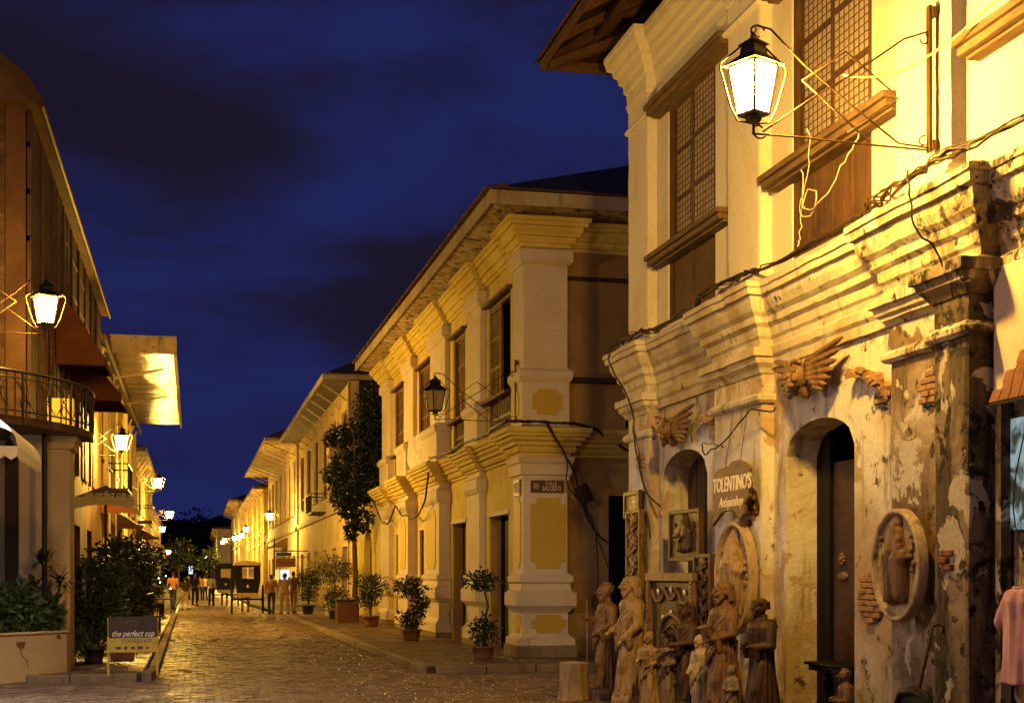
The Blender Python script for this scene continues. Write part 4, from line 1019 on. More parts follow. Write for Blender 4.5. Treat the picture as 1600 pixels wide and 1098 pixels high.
# =================================================================== street lanterns
def lantern_proto():
    t = thing('street_lantern', (0, 0, 0), 'x', 'street lamp')
    q = MB().box(-.03, .0, -.03, .03, -.02, 1.22); q.box(-.01, .03, -.05, .05, .0, .08).box(-.01, .03, -.05, .05, 1.12, 1.2); local_part('mounting_bar', q, M['iron_br'], t, bevel=.004)
    q = MB()
    def rod(pts, r=.0085): q.tube([(x, 0, z) for x, z in pts], r, 6)
    def scroll(cx, cz, r, a0, a1):
        rod([(cx+r*(1-.5*i/14)*math.cos(a0+(a1-a0)*i/14), cz+r*(1-.5*i/14)*math.sin(a0+(a1-a0)*i/14)) for i in range(15)], .008)
    rod([(-1.58, .92), (-1.45, .90), (-1.15, .63), (-.72, .32), (-.30, .04), (-.03, .02)]); rod([(-1.52, .05), (-1.1, .35), (-.7, .60), (-.25, .92), (-.03, 1.0)])
    rod([(-1.6, .03), (-1.2, .03), (-.6, .01), (-.03, .0)]); rod([(-1.17, .50), (-.78, .77), (-.36, .47), (-.30, .40), (-.36, .36), (-.76, .10)]); rod([(-1.17, .50), (-.86, .26), (-.56, .03)])
    scroll(-1.57, .86, .07, 0.3, 5.4); scroll(-1.55, .06, .07, 5.6, 0.6); scroll(-.07, .93, .05, 1.2, -3.2); scroll(-.07, .07, .05, 1.2, 5.4)
    local_part('scroll_bracket', q, M['iron_br'], t, smooth=True)
    c = -1.6; rot = R(25)
    def ringp(w, z): return [(c+w*math.cos(rot+math.pi/4+math.pi/2*i), w*math.sin(rot+math.pi/4+math.pi/2*i), z) for i in range(4)]
    b0 = ringp(.125, .19); t0 = ringp(.195, .65)
    for i in range(4):
        j = (i+1) % 4; q = MB(); s = .93
        pa = [Vector(v) for v in (b0[i], b0[j], t0[j], t0[i])]; ce = sum(pa, Vector())/4
        q.add([ce+(p-ce)*s for p in pa], [(0, 1, 2, 3)]); local_part('glass_pane', q, None, t)
    q = MB()
    for i in range(4):
        j = (i+1) % 4; q.beam(b0[i], t0[i], .022, .022); q.beam(b0[i], b0[j], .02, .02); q.beam(t0[i], t0[j], .02, .02)
    q.box(c-.05, c+.05, -.05, .05, .12, .165); q.obox((c, 0, .18), (.17, .17, .02), (0, 0, rot)); local_part('lantern_frame', q, M['iron'], t)
    q = MB(); e0 = ringp(.255, .655); e1 = ringp(.115, .76); e2 = ringp(.10, .84); e3 = ringp(.135, .85); e4 = ringp(.03, .92)
    for a, b in ((e0, e1), (e1, e2), (e2, e3), (e3, e4)):
        for i in range(4): j = (i+1) % 4; q.add([a[i], a[j], b[j], b[i]], [(0, 1, 2, 3)])
    q.ball((c, 0, .93), .03, 8, 6); local_part('lantern_roof', q, M['iron'], t)
    q = MB(); q.tube([(c+x, 0, z) for x, z in ((0, .93), (-.08, .86), (-.20, .74), (-.285, .66), (-.29, .60), (-.20, .25), (-.14, .12), (0, .10), (.14, .12), (.20, .25), (.29, .60), (.285, .66), (.20, .74), (.08, .86), (0, .93))], .009, 6)
    q.tube([(c, 0, .93), (c, 0, .97)], .012, 6); q.tube([(c, 0, .10), (c, 0, .0)], .012, 6); local_part('lantern_hoop', q, M['iron_br'], t, smooth=True)
    for ch in kids(t):
        if ch.name.split('.')[0] in ('glass_pane', 'lantern_frame', 'lantern_roof', 'lantern_hoop'):
            for v in ch.data.vertices: v.co.z = .11+(v.co.z-.10)*.86
    local_part('hanging_ring', MB().tube([(-1.6+.022*math.cos(a*.5236), 0, .885+.026*math.sin(a*.5236)) for a in range(13)], .006, 6), M['iron'], t, smooth=True)
    return t
proto = lantern_proto()
def set_glass(root, mt):
    for c in kids(root):
        if c.name.startswith('glass_pane'):
            c.data = c.data.copy(); c.data.materials.clear(); c.data.materials.append(mt)
def lit(name, rgb, s): return emit(name, rgb, s)
G_near = lit('lit_lantern_glass', LAMP_RGB, LAMP_NEAR); G_mid = lit('lit_lantern_glass_mid', LAMP_RGB, LAMP_MID); G_far = lit('lit_lantern_glass_far', LAMP_RGB, LAMP_FAR); G_left = lit('lit_lantern_glass_left', LAMP_RGB, 700)
m, nt, b = new_mat('unlit_lantern_glass'); b.inputs['Base Color'].default_value = (.42, .34, .2, 1); b.inputs['Roughness'].default_value = .25; b.inputs['Alpha'].default_value = .75; G_off = m
G_side = lit('lit_lantern_glass_pale', (1.0, .62, .38), 600)
LAMPS = [  # mount point, rotation, glass, label
    ((6.09, 10.82, 5.28), 0, G_near, 'lit lantern on scrolled bracket beside the capiz windows, largest and nearest'),
    ((-3.75, 22.3, 5.30), math.pi, G_left, 'lit lantern at left above the iron balcony'),
    ((6.16, 26.75, 4.66), 0, G_off, 'unlit lantern on scrolled bracket at the yellow house corner'),
    ((-3.55, 41.5, 5.05), math.pi, G_mid, 'lit lantern on the left below the orange awnings'),
    ((-3.0, 61.0, 5.15), math.pi, G_mid, 'lit lantern third along the left side, right above the plants'),
    ((-3.0, 92.0, 5.1), math.pi, G_far, 'lit lantern fourth along the left side, below the third'),
    ((-4.0, 150, 3.6), math.pi, G_far, 'lit lantern lowest and farthest on the left side'),
    ((6.30, 88.5, 4.9), 0, G_far, 'lit lantern on right over the hanging orange shop sign'),
    ((6.10, 122, 5.1), 0, G_far, 'lit lantern far on the right, highest of the distant cluster'),
    ((6.10, 133, 4.9), 0, G_far, 'lit lantern far on the right, second of the distant cluster'),
    ((6.10, 156, 5.2), 0, G_far, 'lit lantern far on the right, third of the distant cluster'),
    ((5.4, 184, 5.4), 0, G_far, 'lit lantern far on the right, leftmost of the distant cluster'),
    ((3.6, 215, 4.0), 0, G_far, 'lit lantern lone above the carriages near the street end'),
    ((5.4, 168.5, 5.3), 0, G_far, 'added lit lantern far on the right, between the third and the leftmost of the cluster'),  # this lantern and the next two are added to fill out the far glow
    ((-4.0, 119, 5.0), math.pi, G_far, 'added lit lantern on the left between the fourth and the lowest one'),
    ((6.1, 143, 5.0), 0, G_far, 'added lit lantern far on the right, just before the third of the cluster'),
    ((-3.4, 9.0, 5.3), math.pi, G_side, 'lit lantern outside the picture on the left side of street'),
]
for i, (loc, rz, g, lab) in enumerate(LAMPS):
    o = proto if i == 0 else dup(proto)
    o.location = loc; o.rotation_euler = (0, 0, rz); o['label'] = lab; o['group'] = 'street lanterns'; o['category'] = 'street lamp'
LR = [o for o in bpy.data.objects if o.name.startswith('street_lantern')]
for o, (loc, rz, g, lab) in zip(sorted(LR, key=lambda q: [l[3] for l in LAMPS].index(q['label'])), LAMPS): set_glass(o, g)
# post carrying the left lantern
top('iron_lamp_post', MB().tube([(0, 0, 0), (0, 0, 6.6)], .05, 10), M['iron'], (-3.82, 22.3, 0), 'iron post carrying the lantern at left', 'post')
top('iron_lamp_post', MB().tube([(0, 0, 0), (0, 0, 6.6)], .05, 10), M['iron'], (-3.47, 9.0, 0), 'iron post of the lantern outside the picture', 'post')
#MORE
# =================================================================== carved statues
def saint(name, loc, rz, H, mt, label, hair='long', beard=True, arms='book', staff=False, child=False, hood=False, base=True, slim=1.0, vox=None, mantle=True, parts=()):
    """a robed carved figure, one continuous surface grown from overlapping volumes; front is -Y"""
    rnd = random.Random(int(H*1000)+len(label)); q = MB(); s = H/1.62
    ph = rnd.uniform(0, 6)
    def fold(t, v):
        w = max(0.0, 1-v*1.1); return 1 + .11*w*math.sin(9*t+ph+v*2.6) + .075*w*math.sin(17*t+ph*2-v*4) + .035*math.sin(7*t+v*9) + .025*math.sin(13*t-v*14)
    n = 72
    prof = [(.185, .02), (.21, .06), (.20, .25), (.185, .45), (.165, .65), (.160, .82), (.150, .95), (.150, 1.02), (.165, 1.12), (.185, 1.22), (.19, 1.30), (.155, 1.37), (.075, 1.42), (.055, 1.47)]
    k = len(q.v); q.lathe([(r*slim, z) for r, z in prof], n, fold=fold)
    q.v[k:] = [(x*1.05, y*(.72 if z > .9 else .72+.12*(1-z/.9)), z) for x, y, z in q.v[k:]]
    # leg relief under the robe
    q.cap((.07, -.05, .80), (.08, -.12, .45), .085, .07); q.cap((.08, -.12, .45), (.07, -.08, .12), .068, .055)
    q.cap((-.07, -.02, .80), (-.075, -.06, .12), .08, .055)
    q.ball((.07, -.15, .05), (.045, .09, .035)); q.ball((-.08, -.12, .05), (.045, .09, .035))
    hy = -.03
    q.cap((0, .0, 1.36), (0, hy, 1.48), .052, .05)
    q.ball((0, hy-.01, 1.545), (.070, .085, .100), 16, 12); q.ball((0, hy+.015, 1.575), (.080, .092, .080), 16, 10)   # face, skull
    q.cap((0, hy-.092, 1.565), (0, hy-.112, 1.530), .011, .018, 8)                                     # nose
    q.cap((-.035, hy-.082, 1.578), (.035, hy-.082, 1.578), .014, .014, 8)                              # brow
    for sx in (-1, 1):
        q.ball((sx*.030, hy-.080, 1.557), .012, 8, 6); q.ball((sx*.036, hy-.068, 1.525), (.020, .020, .022)); q.ball((sx*.076, hy+.0, 1.545), (.012, .022, .030))
    q.cap((-.020, hy-.086, 1.500), (.020, hy-.086, 1.500), .009, .009, 8); q.ball((0, hy-.075, 1.472), (.028, .026, .020))
    if beard:
        for i in range(7): t = (i-3)/3; q.cap((t*.055, hy-.062+abs(t)*.03, 1.50), (t*.030, hy-.085+abs(t)*.02, 1.405+abs(t)*.03), .020, .012, 8)
        q.cap((-.03, hy-.092, 1.512), (.03, hy-.092, 1.512), .010, .010, 8)
    if hair == 'long':
        q.ball((0, hy+.02, 1.60), (.088, .098, .068), 14, 8)
        for i in range(11):
            a = math.pi*(i/10) ; x = .082*math.cos(a); y = hy+.02+.085*math.sin(a)
            q.cap((x*.9, y, 1.61), (x*1.12, y+.015, 1.47), .026, .024, 8); q.cap((x*1.12, y+.015, 1.47), (x*1.25+rnd.uniform(-.01, .01), y+.02, 1.345), .026, .014, 8)
    elif hair == 'short':
        for i in range(30):
            a = rnd.uniform(0, 2*math.pi); b = rnd.uniform(.1, 1.3); r_ = .085
            y = hy+.015+r_*math.cos(b)*math.sin(a)
            if math.sin(a) < -.25 and b < .8: continue
            q.ball((r_*math.cos(b)*math.cos(a), y, 1.585+.082*math.sin(b)), .020, 7, 5)
    elif hair == 'tonsure':
        for i in range(26):
            a = 2*math.pi*i/26; z = 1.60 if math.sin(a) < -.4 else 1.585
            q.cap((.080*math.cos(a), hy+.01+.088*math.sin(a), z+.012), (.084*math.cos(a), hy+.012+.090*math.sin(a), z-(.01 if math.sin(a) < -.3 else .05)), .017, .014, 7)
    elif hair == 'veil':
        q.ball((0, hy+.025, 1.585), (.098, .105, .092), 16, 10)
        for i in range(13):
            a = math.pi*(i/12); x = .095*math.cos(a); y = hy+.03+.085*math.sin(a)
            q.cap((x, y, 1.58), (x*1.5, y+.01, 1.33), .026, .034, 8); q.cap((x*1.5, y+.01, 1.33), (x*1.7, y*.9+.02, 1.0), .034, .03, 8)
    elif hair == 'crown':
        q.ball((0, hy+.02, 1.60), (.086, .094, .064), 14, 8)
        for i in range(12):
            a = 2*math.pi*i/12; q.ball((.085*math.cos(a), hy+.01+.09*math.sin(a), 1.625+.012*(i % 2)), .018, 7, 5)
        for i in range(9):
            a = math.pi*(i/8); x = .078*math.cos(a); y = hy+.03+.07*math.sin(a); q.cap((x, y, 1.6), (x*1.2, y+.01, 1.38), .028, .02, 8)
    if hood:
        for i in range(15):
            a = math.pi*(-.15+1.3*i/14); q.cap((.125*math.cos(a), .02+.115*math.sin(a), 1.385), (.155*math.cos(a), .02+.14*math.sin(a), 1.30), .034, .03, 8)
        q.cap((0, .13, 1.36), (0, .17, 1.18), .05, .02, 10)
    q.v = [(x*1.22, hy+(y-hy)*1.22, 1.43+(z-1.43)*1.22) if z > 1.43 and i > 400 else (x, y, z) for i, (x, y, z) in enumerate(q.v)]
    def hand(p, d, side, curl=.6):
        p = Vector(p); d = Vector(d).normalized(); up = Vector((0, 0, 1)); sx = d.cross(up).normalized() if abs(d.z) < .9 else Vector((1, 0, 0)); pn = sx.cross(d)
        q.ball(p, (.030, .030, .030), 10, 8); q.cap(p-d*.02, p+d*.03, .024, .028, 8)
        for i in range(4):
            o = p+d*.040+sx*((i-1.5)*.017); L = (.042, .050, .047, .036)[i]
            m_ = o+d*L*.6; e = m_+(d*(1-curl)-pn*curl).normalized()*L*.6; q.cap(o, m_, .0095, .009, 6); q.cap(m_, e, .009, .0075, 6)
        o = p+sx*side*.026+d*.005; q.cap(o, o+(d+sx*side*.7-pn*.3).normalized()*.045, .011, .009, 6)
    SH = ((.175, .0, 1.30), (-.175, .0, 1.30))
    def arm(i, el, ha, sleeve=True):
        S_ = SH[i]; S_v = Vector(S_); q.cap(S_, el, .068, .062, 12); q.cap(el, ha, .062 if sleeve else .045, .052 if sleeve else .03, 12)
        if sleeve:                                                     # hanging cuff
            h = Vector(ha); e = Vector(el); m_ = e.lerp(h, .75); q.cap(m_, m_+Vector((0, .02, -.17)), .055, .03, 10)
        d = Vector(ha)-Vector(el); hand(Vector(ha)+d.normalized()*.05, d, 1 if i else -1)
    if arms == 'book':
        arm(0, (.22, -.03, 1.05), (.08, -.17, .98)); arm(1, (-.22, -.04, 1.04), (-.10, -.19, 1.10))
        q.obox((.02, -.22, 1.06), (.16, .05, .20), (.25, 0, .15)); q.obox((.02, -.215, 1.06), (.145, .065, .18), (.25, 0, .15))
    elif arms == 'staff':
        arm(0, (.23, -.02, 1.06), (.10, -.15, .93)); arm(1, (-.22, -.05, 1.06), (-.15, -.23, 1.16))
    elif arms == 'down':
        arm(0, (.23, .0, 1.03), (.17, -.14, .84)); arm(1, (-.22, -.02, 1.03), (-.10, -.19, .95))
    elif arms == 'folded':
        arm(0, (.23, -.04, 1.05), (.06, -.19, 1.04)); arm(1, (-.23, -.04, 1.05), (-.06, -.20, 1.08))
    elif arms == 'offer':
        arm(0, (.21, -.06, 1.06), (.07, -.27, 1.02)); arm(1, (-.21, -.05, 1.06), (-.08, -.27, 1.20))
    elif arms == 'raised':
        arm(0, (.24, -.03, 1.08), (.14, -.18, 1.22)); arm(1, (-.22, -.03, 1.05), (-.06, -.19, .98))
    if mantle:                                                          # diagonal cloth folds
        for i in range(6):
            o = i*.052
            pts = [(.17, -.02, 1.33-o*.25), (.12, -.13, 1.20-o), (0, -.165, 1.02-o), (-.12, -.14, .88-o*.9), (-.19, -.02, .80-o*.8), (-.14, .12, .84-o*.7), (0, .16, .95-o*.6)]
            q.tube([(x*slim, y, z) for x, y, z in pts], .020 if i % 2 else .027, 8)
        for i in range(9): a = rnd.uniform(-2.4, 2.4); q.cap((.165*math.sin(a), -.125*math.cos(a), rnd.uniform(.9, 1.25)), (.18*math.sin(a+.25), -.15*math.cos(a+.25), rnd.uniform(.7, .9)), .016, .010, 8)
        for i in range(9): a = rnd.uniform(-1.6, 1.6); q.cap((.15*math.sin(a), -.12*math.cos(a), .78), (.19*math.sin(a+.1), -.16*math.cos(a), .12), .022, .012, 8)
        q.cap((-.17, -.06, .86), (-.19, -.06, .42), .05, .025, 10)
    if child:
        q.ball((-.13, -.20, 1.33), (.045, .05, .058), 12, 9); q.cap((-.12, -.19, 1.26), (-.10, -.19, 1.10), .05, .06, 10)
        q.cap((-.10, -.21, 1.10), (-.02, -.25, 1.02), .032, .024, 8); q.cap((-.09, -.21, 1.22), (-.02, -.23, 1.16), .022, .018, 8)
    if base:
        q.lathe([(.21, -.16), (.235, -.15), (.235, -.03), (.22, .03), (.20, .04)], 24); zb = .16
    else: zb = 0
    f = H/(1.73+zb)
    q.v = [(x*f*1.04, y*f*(1.28 if z < 1.40 else 1.10), (z+zb)*f) for x, y, z in q.v]
    t = thing(name, loc, label, 'statue', 'carved wooden statues outside the antique shop', rz)
    o = local_part('carved_figure', q, mt, t); remesh(o, vox or .0072*max(.75, s), 1)
    if staff:
        qq = MB().tube([(-.17*f, -.27*f, .02), (-.165*f, -.275*f, .8*f), (-.17*f, -.28*f, 1.62*f)], .011, 8); local_part('staff', qq, mt, t, smooth=True)
    return t
FACE_L = R(-90)      # front (-Y) turned to -X (towards the street)
saint('carved_statue', (5.48, 18.30, .0), FACE_L+R(8), 1.60, M['carve_mid'], 'brown bearded saint statue gripping a thin staff, leftmost of the carved figures', 'short', True, 'staff', staff=True, slim=.92)
saint('carved_statue', (5.40, 16.95, .015), FACE_L+R(4), 1.68, M['carve_gold'], 'tall pale honey statue of long haired robed man in front of the staff bearer', 'long', True, 'down', slim=1.02)
saint('carved_statue', (5.36, 16.15, .015), FACE_L+R(50), 1.00, M['carve_gold'], 'small honey brown robed man statue beside the mother and child', 'short', False, 'book', slim=.9)
saint('carved_statue', (5.56, 16.10, .015), FACE_L+R(58), .98, M['carve_grey'], 'small grey mother statue with veil holding a child', 'crown', False, 'offer', child=True, slim=.9)
saint('carved_statue', (5.80, 16.00, .015), FACE_L+R(12), 1.36, M['carve_dk'], 'dark crowned woman statue before the inlaid door panel', 'crown', False, 'offer', slim=.88)
saint('carved_statue', (5.72, 14.62, .015), FACE_L+R(14), 1.62, M['carve_mid'], 'tall long haired bearded statue clasping a book, between dark woman and monk', 'long', True, 'book', slim=1.0)
saint('carved_statue', (5.86, 13.90, .015), FACE_L+R(20), 1.46, M['carve_dk'], 'dark hooded monk statue with tonsure and folded hands, rightmost tall figure', 'tonsure', False, 'folded', hood=True, mantle=False, slim=1.06)
saint('carved_statue', (5.70, 15.30, .015), FACE_L+R(25), 1.0, M['carve_pale'], 'small pale wood figure with bowed arms between two tall statues', 'veil', False, 'down', slim=.85)
saint('carved_statue', (5.63, 14.15, .015), FACE_L+R(30), .72, M['carve_grey'], 'small worn grey brown figure low between the book holder and monk', 'short', False, 'folded', slim=.95)
saint('carved_statue', (6.16, 12.55, .015), FACE_L+R(-10), .78, M['carve_mid'], 'small brown child statue in the shop doorway by the black pedestal', 'short', False, 'folded', slim=.95, mantle=False, base=False)

# carved reliefs: profile figure pieces melted together and set on panels; local frame: x right, z up, -y to the viewer
def relief_figures(q, s, kind, rnd):
    if kind == 'mother':
        q.ball((0, -.03, .62*s), (.075*s, .06*s, .095*s), 12, 9); q.ball((0, .0, .66*s), (.11*s, .06*s, .11*s), 12, 9)
        q.cap((0, -.02, .50*s), (0, -.02, .30*s), .13*s, .19*s, 14); q.cap((-.05*s, -.02, .25*s), (-.06*s, -.02, -.25*s), .20*s, .15*s, 14); q.cap((.1*s, -.02, .2*s), (.12*s, -.02, -.25*s), .17*s, .12*s, 14)
        q.ball((.12*s, -.07, .42*s), (.055*s, .05*s, .065*s), 12, 9); q.cap((.13*s, -.06, .34*s), (.12*s, -.07, .10*s), .07*s, .08*s, 12); q.cap((.10*s, -.09, .10*s), (.0, -.10, -.04*s), .045*s, .035*s, 10)
        q.cap((-.17*s, -.04, .33*s), (-.16*s, -.09, .10*s), .065*s, .06*s, 10); q.cap((-.16*s, -.09, .10*s), (-.02*s, -.11, .13*s), .055*s, .035*s, 10)
        for i in range(4): q.cap((-.02*s+.0*i, -.12, (.16-.028*i)*s), (.05*s, -.125, (.17-.03*i)*s), .013*s, .010*s, 6)
        for i in range(9): x = rnd.uniform(-.22, .22)*s; q.cap((x, -.06, rnd.uniform(-.05, .05)*s), (x*1.1, -.05, -.34*s), .03*s, .02*s, 8)
        for i in range(7): q.ball((-.33*s+.03*s*math.sin(i*2), -.01, (-.05+.085*i)*s), .045*s, 8, 6)
        for i in range(6): q.ball((.32*s+.03*s*math.sin(i*2), -.01, (.05+.085*i)*s), .04*s, 8, 6)
    elif kind == 'vine':
        for i in range(26):
            z = -.45+.9*i/25; x = .12*math.sin(i*1.1); q.ball((x*s, -.015, z*s), (.05*s, .03*s, .035*s), 8, 6); q.cap((x*s, -.02, z*s), (-x*1.4*s, -.02, (z+.06)*s), .018*s, .012*s, 6)
def relief_panel(name, loc, rz, w, h, t, mt, label, kind='vine', shape='rect', cat='wood carving', rim=None, figm=None, group='carved reliefs on the shop wall'):
    th = thing(name, loc, label, cat, group, rz); rnd = random.Random(len(label)*7+int(h*100))
    if shape == 'oval':
        n = 48; prof = [(.0, .03), (.86, .03), (.88, .0), (.90, -t*.5), (.95, -t), (1.0, -t*.6), (1.0, .05)]
        q = MB(); vs = []
        for (r, y) in prof[1:]:
            for j in range(n): a = 2*math.pi*j/n; vs.append((w/2*r*math.cos(a), y, h/2*r*math.sin(a)))
        k = len(prof)-1
        q.add(vs, [(i*n+j, i*n+(j+1) % n, (i+1)*n+(j+1) % n, (i+1)*n+j) for i in range(k-1) for j in range(n)]); local_part('oval_rim', q, rim or mt, th, smooth=True)
        q = MB().prism([(w/2*.9*math.cos(2*math.pi*j/n), h/2*.9*math.sin(2*math.pi*j/n)) for j in range(n)], 'y', .0, .05); local_part('back_plate', q, mt, th)
    else:
        f = min(.05, w*.12); q = MB().box(-w/2, w/2, 0, t, -h/2, h/2); local_part('back_plate', q, mt, th, bevel=.006)
        q = MB().box(-w/2, -w/2+f, -.03, .0, -h/2, h/2).box(w/2-f, w/2, -.03, .0, -h/2, h/2).box(-w/2+f, w/2-f, -.028, 0, -h/2, -h/2+f).box(-w/2+f, w/2-f, -.028, 0, h/2-f, h/2); local_part('raised_frame', q, mt, th, bevel=.008)
    q = MB(); s = h*((.70 if shape == 'oval' else .66) if kind == 'mother' else .95)
    relief_figures(q, s, kind, rnd)
    if kind == 'mother': q.v = [(x*(w/h)*1.35, y*.9, z-.08*h) for x, y, z in q.v]
    else: q.v = [(x*min(1, w/h*2.2), y, z) for x, y, z in q.v]
    o = local_part('relief_figures', q, figm or mt, th); remesh(o, .009, 2)
    return th
WX = R(-90)
relief_panel('oval_relief', (5.97, 11.16, 1.78), WX, .86, .98, .05, M['relief_rim'], 'large tan oval relief of a mother with child on the grimy pilaster', 'mother', 'oval', 'wood relief', M['carve_pale'], M['carve_mid'])
relief_panel('oval_relief', (6.02, 15.02, 1.66), WX+R(6), .86, 1.28, .07, M['carve_pale'], 'tall pale oval relief of a mother with child under the wooden shop sign', 'mother', 'oval', 'wood relief', M['relief_rim'], M['carve_gold'])
relief_panel('carved_wood_picture', (6.16, 17.10, 2.20), WX, 1.15, .66, .04, M['carve_dk'], 'dark square carved panel hung across the left arched door', 'mother', cat='wood panel')
relief_panel('carved_wood_picture', (6.02, 18.80, 1.85), WX, .62, 1.50, .05, M['carve_mid'], 'tall narrow reddish carved panel on the house corner under the small frame', 'vine', cat='wood panel')
relief_panel('carved_wood_picture', (6.05, 16.15, 1.45), WX, .58, 1.00, .05, M['carve_dk'], 'narrow dark brown carved panel behind the tall bearded statue', 'vine', cat='wood panel')
# inlaid door panel leaning by the arch
dp = thing('inlaid_door_panel', (6.0, 17.15, .02), 'dark brown scalloped door panel with pearly rosettes behind the statues', 'wood panel', 'carved reliefs on the shop wall', WX)
local_part('board', MB().box(-.86, .86, 0, .05, 0, 1.66), M['carve_dk'], dp, bevel=.01)
q = MB().box(-.90, -.76, -.05, .0, 0, 1.66).box(.76, .90, -.05, .0, 0, 1.66).box(-.92, .92, -.06, .01, 1.60, 1.70)
for i in range(30):
    for sx in (-1, 1): q.obox((sx*.83, -.05, .05+.053*i), (.10, .02, .030), (0, .5*sx, 0))
local_part('carved_frame', q, M['carve_mid'], dp)
q = MB()
for cx, cz in ((-.5, 1.48), (0, 1.52), (.5, 1.48)):
    q.tube([(cx+.23*math.cos(math.pi+math.pi*i/12), -.01, cz+.16*math.sin(math.pi+math.pi*i/12)) for i in range(13)], .022, 6)
q.tube([(.5*math.cos(math.pi*2*i/30), -.01, .72+.45*math.sin(math.pi*2*i/30)) for i in range(31)], .03, 6)
q.tube([(.34*math.cos(math.pi*2*i/30), -.01, .72+.3*math.sin(math.pi*2*i/30)) for i in range(31)], .015, 6)
local_part('scalloped_carving', q, M['carve_mid'], dp, smooth=True)
for cx, cz in ((-.5, 1.46), (0, 1.49), (.5, 1.46), (0, 1.19), (-.32, 1.12)):
    q = MB(); q.ball((cx, -.02, cz), (.03, .012, .026), 10, 6)
    for i in range(6): q.ball((cx+.034*math.cos(i*1.047), -.015, cz+.030*math.sin(i*1.047)), (.016, .008, .014), 8, 5)
    local_part('pearl_rosette', q, M['pearl'], dp, smooth=True)

# winged heads above the arches
def winged_head(loc, mt, label, s=1.0, side=1):
    t = thing('winged_head', loc, label, 'wood carving', 'winged head carvings over the arches', WX)
    q = MB(); q.ball((0, -.11, .0), (.105, .115, .135), 18, 14); q.ball((0, -.05, .05), (.125, .12, .12), 16, 10)
    q.cap((0, -.215, .035), (0, -.262, -.022), .015, .026, 8); q.cap((-.07, -.195, .05), (.07, -.195, .05), .020, .020, 8); q.ball((0, -.20, -.10), (.045, .035, .035), 10, 8)
    q.cap((-.028, -.222, -.058), (.028, -.222, -.058), .013, .013, 8); q.cap((-.022, -.222, -.078), (.022, -.222, -.078), .012, .012, 8)
    for sx in (-1, 1): q.ball((sx*.060, -.180, -.035), .040, 10, 8); q.ball((sx*.045, -.205, .018), .016, 8, 6)
    q.cap((0, -.08, -.08), (0, -.03, -.17), .055, .06, 12)
    rh = random.Random(3)
    for i in range(70):
        a = rh.uniform(-.5, math.pi+.5); b = rh.uniform(-1.0, 1.35); r_ = .128
        x, y, z = r_*math.cos(b)*math.cos(a), -.05+r_*math.cos(b)*math.sin(a), .05+.125*math.sin(b)
        q.cap((x, y, z), (x*1.06, y*1.02, z-.035), .026, .014, 7)
    for i in range(9): t_ = -1.1+2.2*i/8; q.ball((.105*math.sin(t_), -.125-.035*math.cos(t_), .115+.035*math.cos(t_)), .027, 8, 6)
    q.v = [(x*s, y*s, z*s) for x, y, z in q.v]; o = local_part('head', q, mt, t); remesh(o, .010, 2)
    for sx in (-1, 1):
        q = MB()
        for row in range(3):
            for i in range(7-row):
                L = (.80-.24*row)*(1-.12*i); a = R(16-4.0*i+row*1.5)
                p0 = Vector((sx*(.06+.02*i), -.035-.020*row, .05-.034*i)); p1 = p0+Vector((sx*math.cos(a), .02, math.sin(a)))*L
                mid = p0.lerp(p1, .5)+Vector((0, -.03, .03)); q.tube([p0, p0.lerp(p1, .3)+Vector((0, -.015, .02)), mid, p0.lerp(p1, .85)+Vector((0, -.01, .012)), p1], [.024, .036, .036, .032, .010], 8)
        q.ball((sx*.28, -.005, -.02), (.26, .026, .115), 16, 10, rot=(0, R(4)*sx, 0))
        q.v = [(x*s, y*s, z*s) for x, y, z in q.v]; o = local_part('wing', q, mt, t); remesh(o, .0075, 1)
    return t
winged_head((6.17, 13.42, 3.73), M['carve_mid'], 'brown winged head over the right shop doorway', 1.0)
winged_head((6.15, 17.45, 3.58), M['carve_mid'], 'brown winged head over the left arched door', .95)

# ------------------------------------------------------------------ signs
tol = thing('hanging_shop_sign', (5.98, 15.0, 2.66), 'rough edged brown wooden sign lettered TOLENTINO\'S hanging on the pilaster', 'sign')
out = [(-.62, .26), (-.50, .30), (-.1, .33), (.1, .38), (.3, .36), (.52, .30), (.60, .24), (.57, .12), (.64, .04), (.58, -.04), (.56, -.14), (.44, -.20), (.42, -.33), (.30, -.40), (.18, -.36), (.10, -.29), (-.12, -.26), (-.36, -.28), (-.52, -.36), (-.70, -.46), (-.66, -.2), (-.70, .02)]
rn = random.Random(4); fine = []
for i in range(len(out)):
    a, b = out[i], out[(i+1) % len(out)]
    for k in range(3): t_ = k/3; fine.append((a[0]+(b[0]-a[0])*t_+rn.uniform(-.012, .012), a[1]+(b[1]-a[1])*t_+rn.uniform(-.01, .01)))
obj('board', MB().prism([(15.0-u_*.86, 2.66+v_*.86) for u_, v_ in fine], 'x', 5.96, 6.0), M['sign_brown'], tol, bevel=.005)
obj('lettering', text_mesh("TOLENTINO'S", .235, *SEEN_X, (5.956, 15.0, 2.72), .004, .12, sx=.78, bold=.004), M['letter'], tol)
obj('lettering', text_mesh("Antiqueshop", .165, *SEEN_X, (5.956, 15.03, 2.52), .004, .45, sx=.86, bold=.001), M['letter'], tol)
obj('sign_wire', MB().tube([(6.0, 14.85, 2.95), (6.10, 14.85, 3.62)], .004, 5), M['cable'], tol); obj('sign_wire', MB().tube([(6.0, 15.3, 2.90), (6.10, 15.3, 3.58)], .004, 5), M['cable'], tol)
fr = thing('small_picture_frame', (6.08, 19.05, 2.70), 'small gold framed picture with a pale cross on the house corner', 'picture')
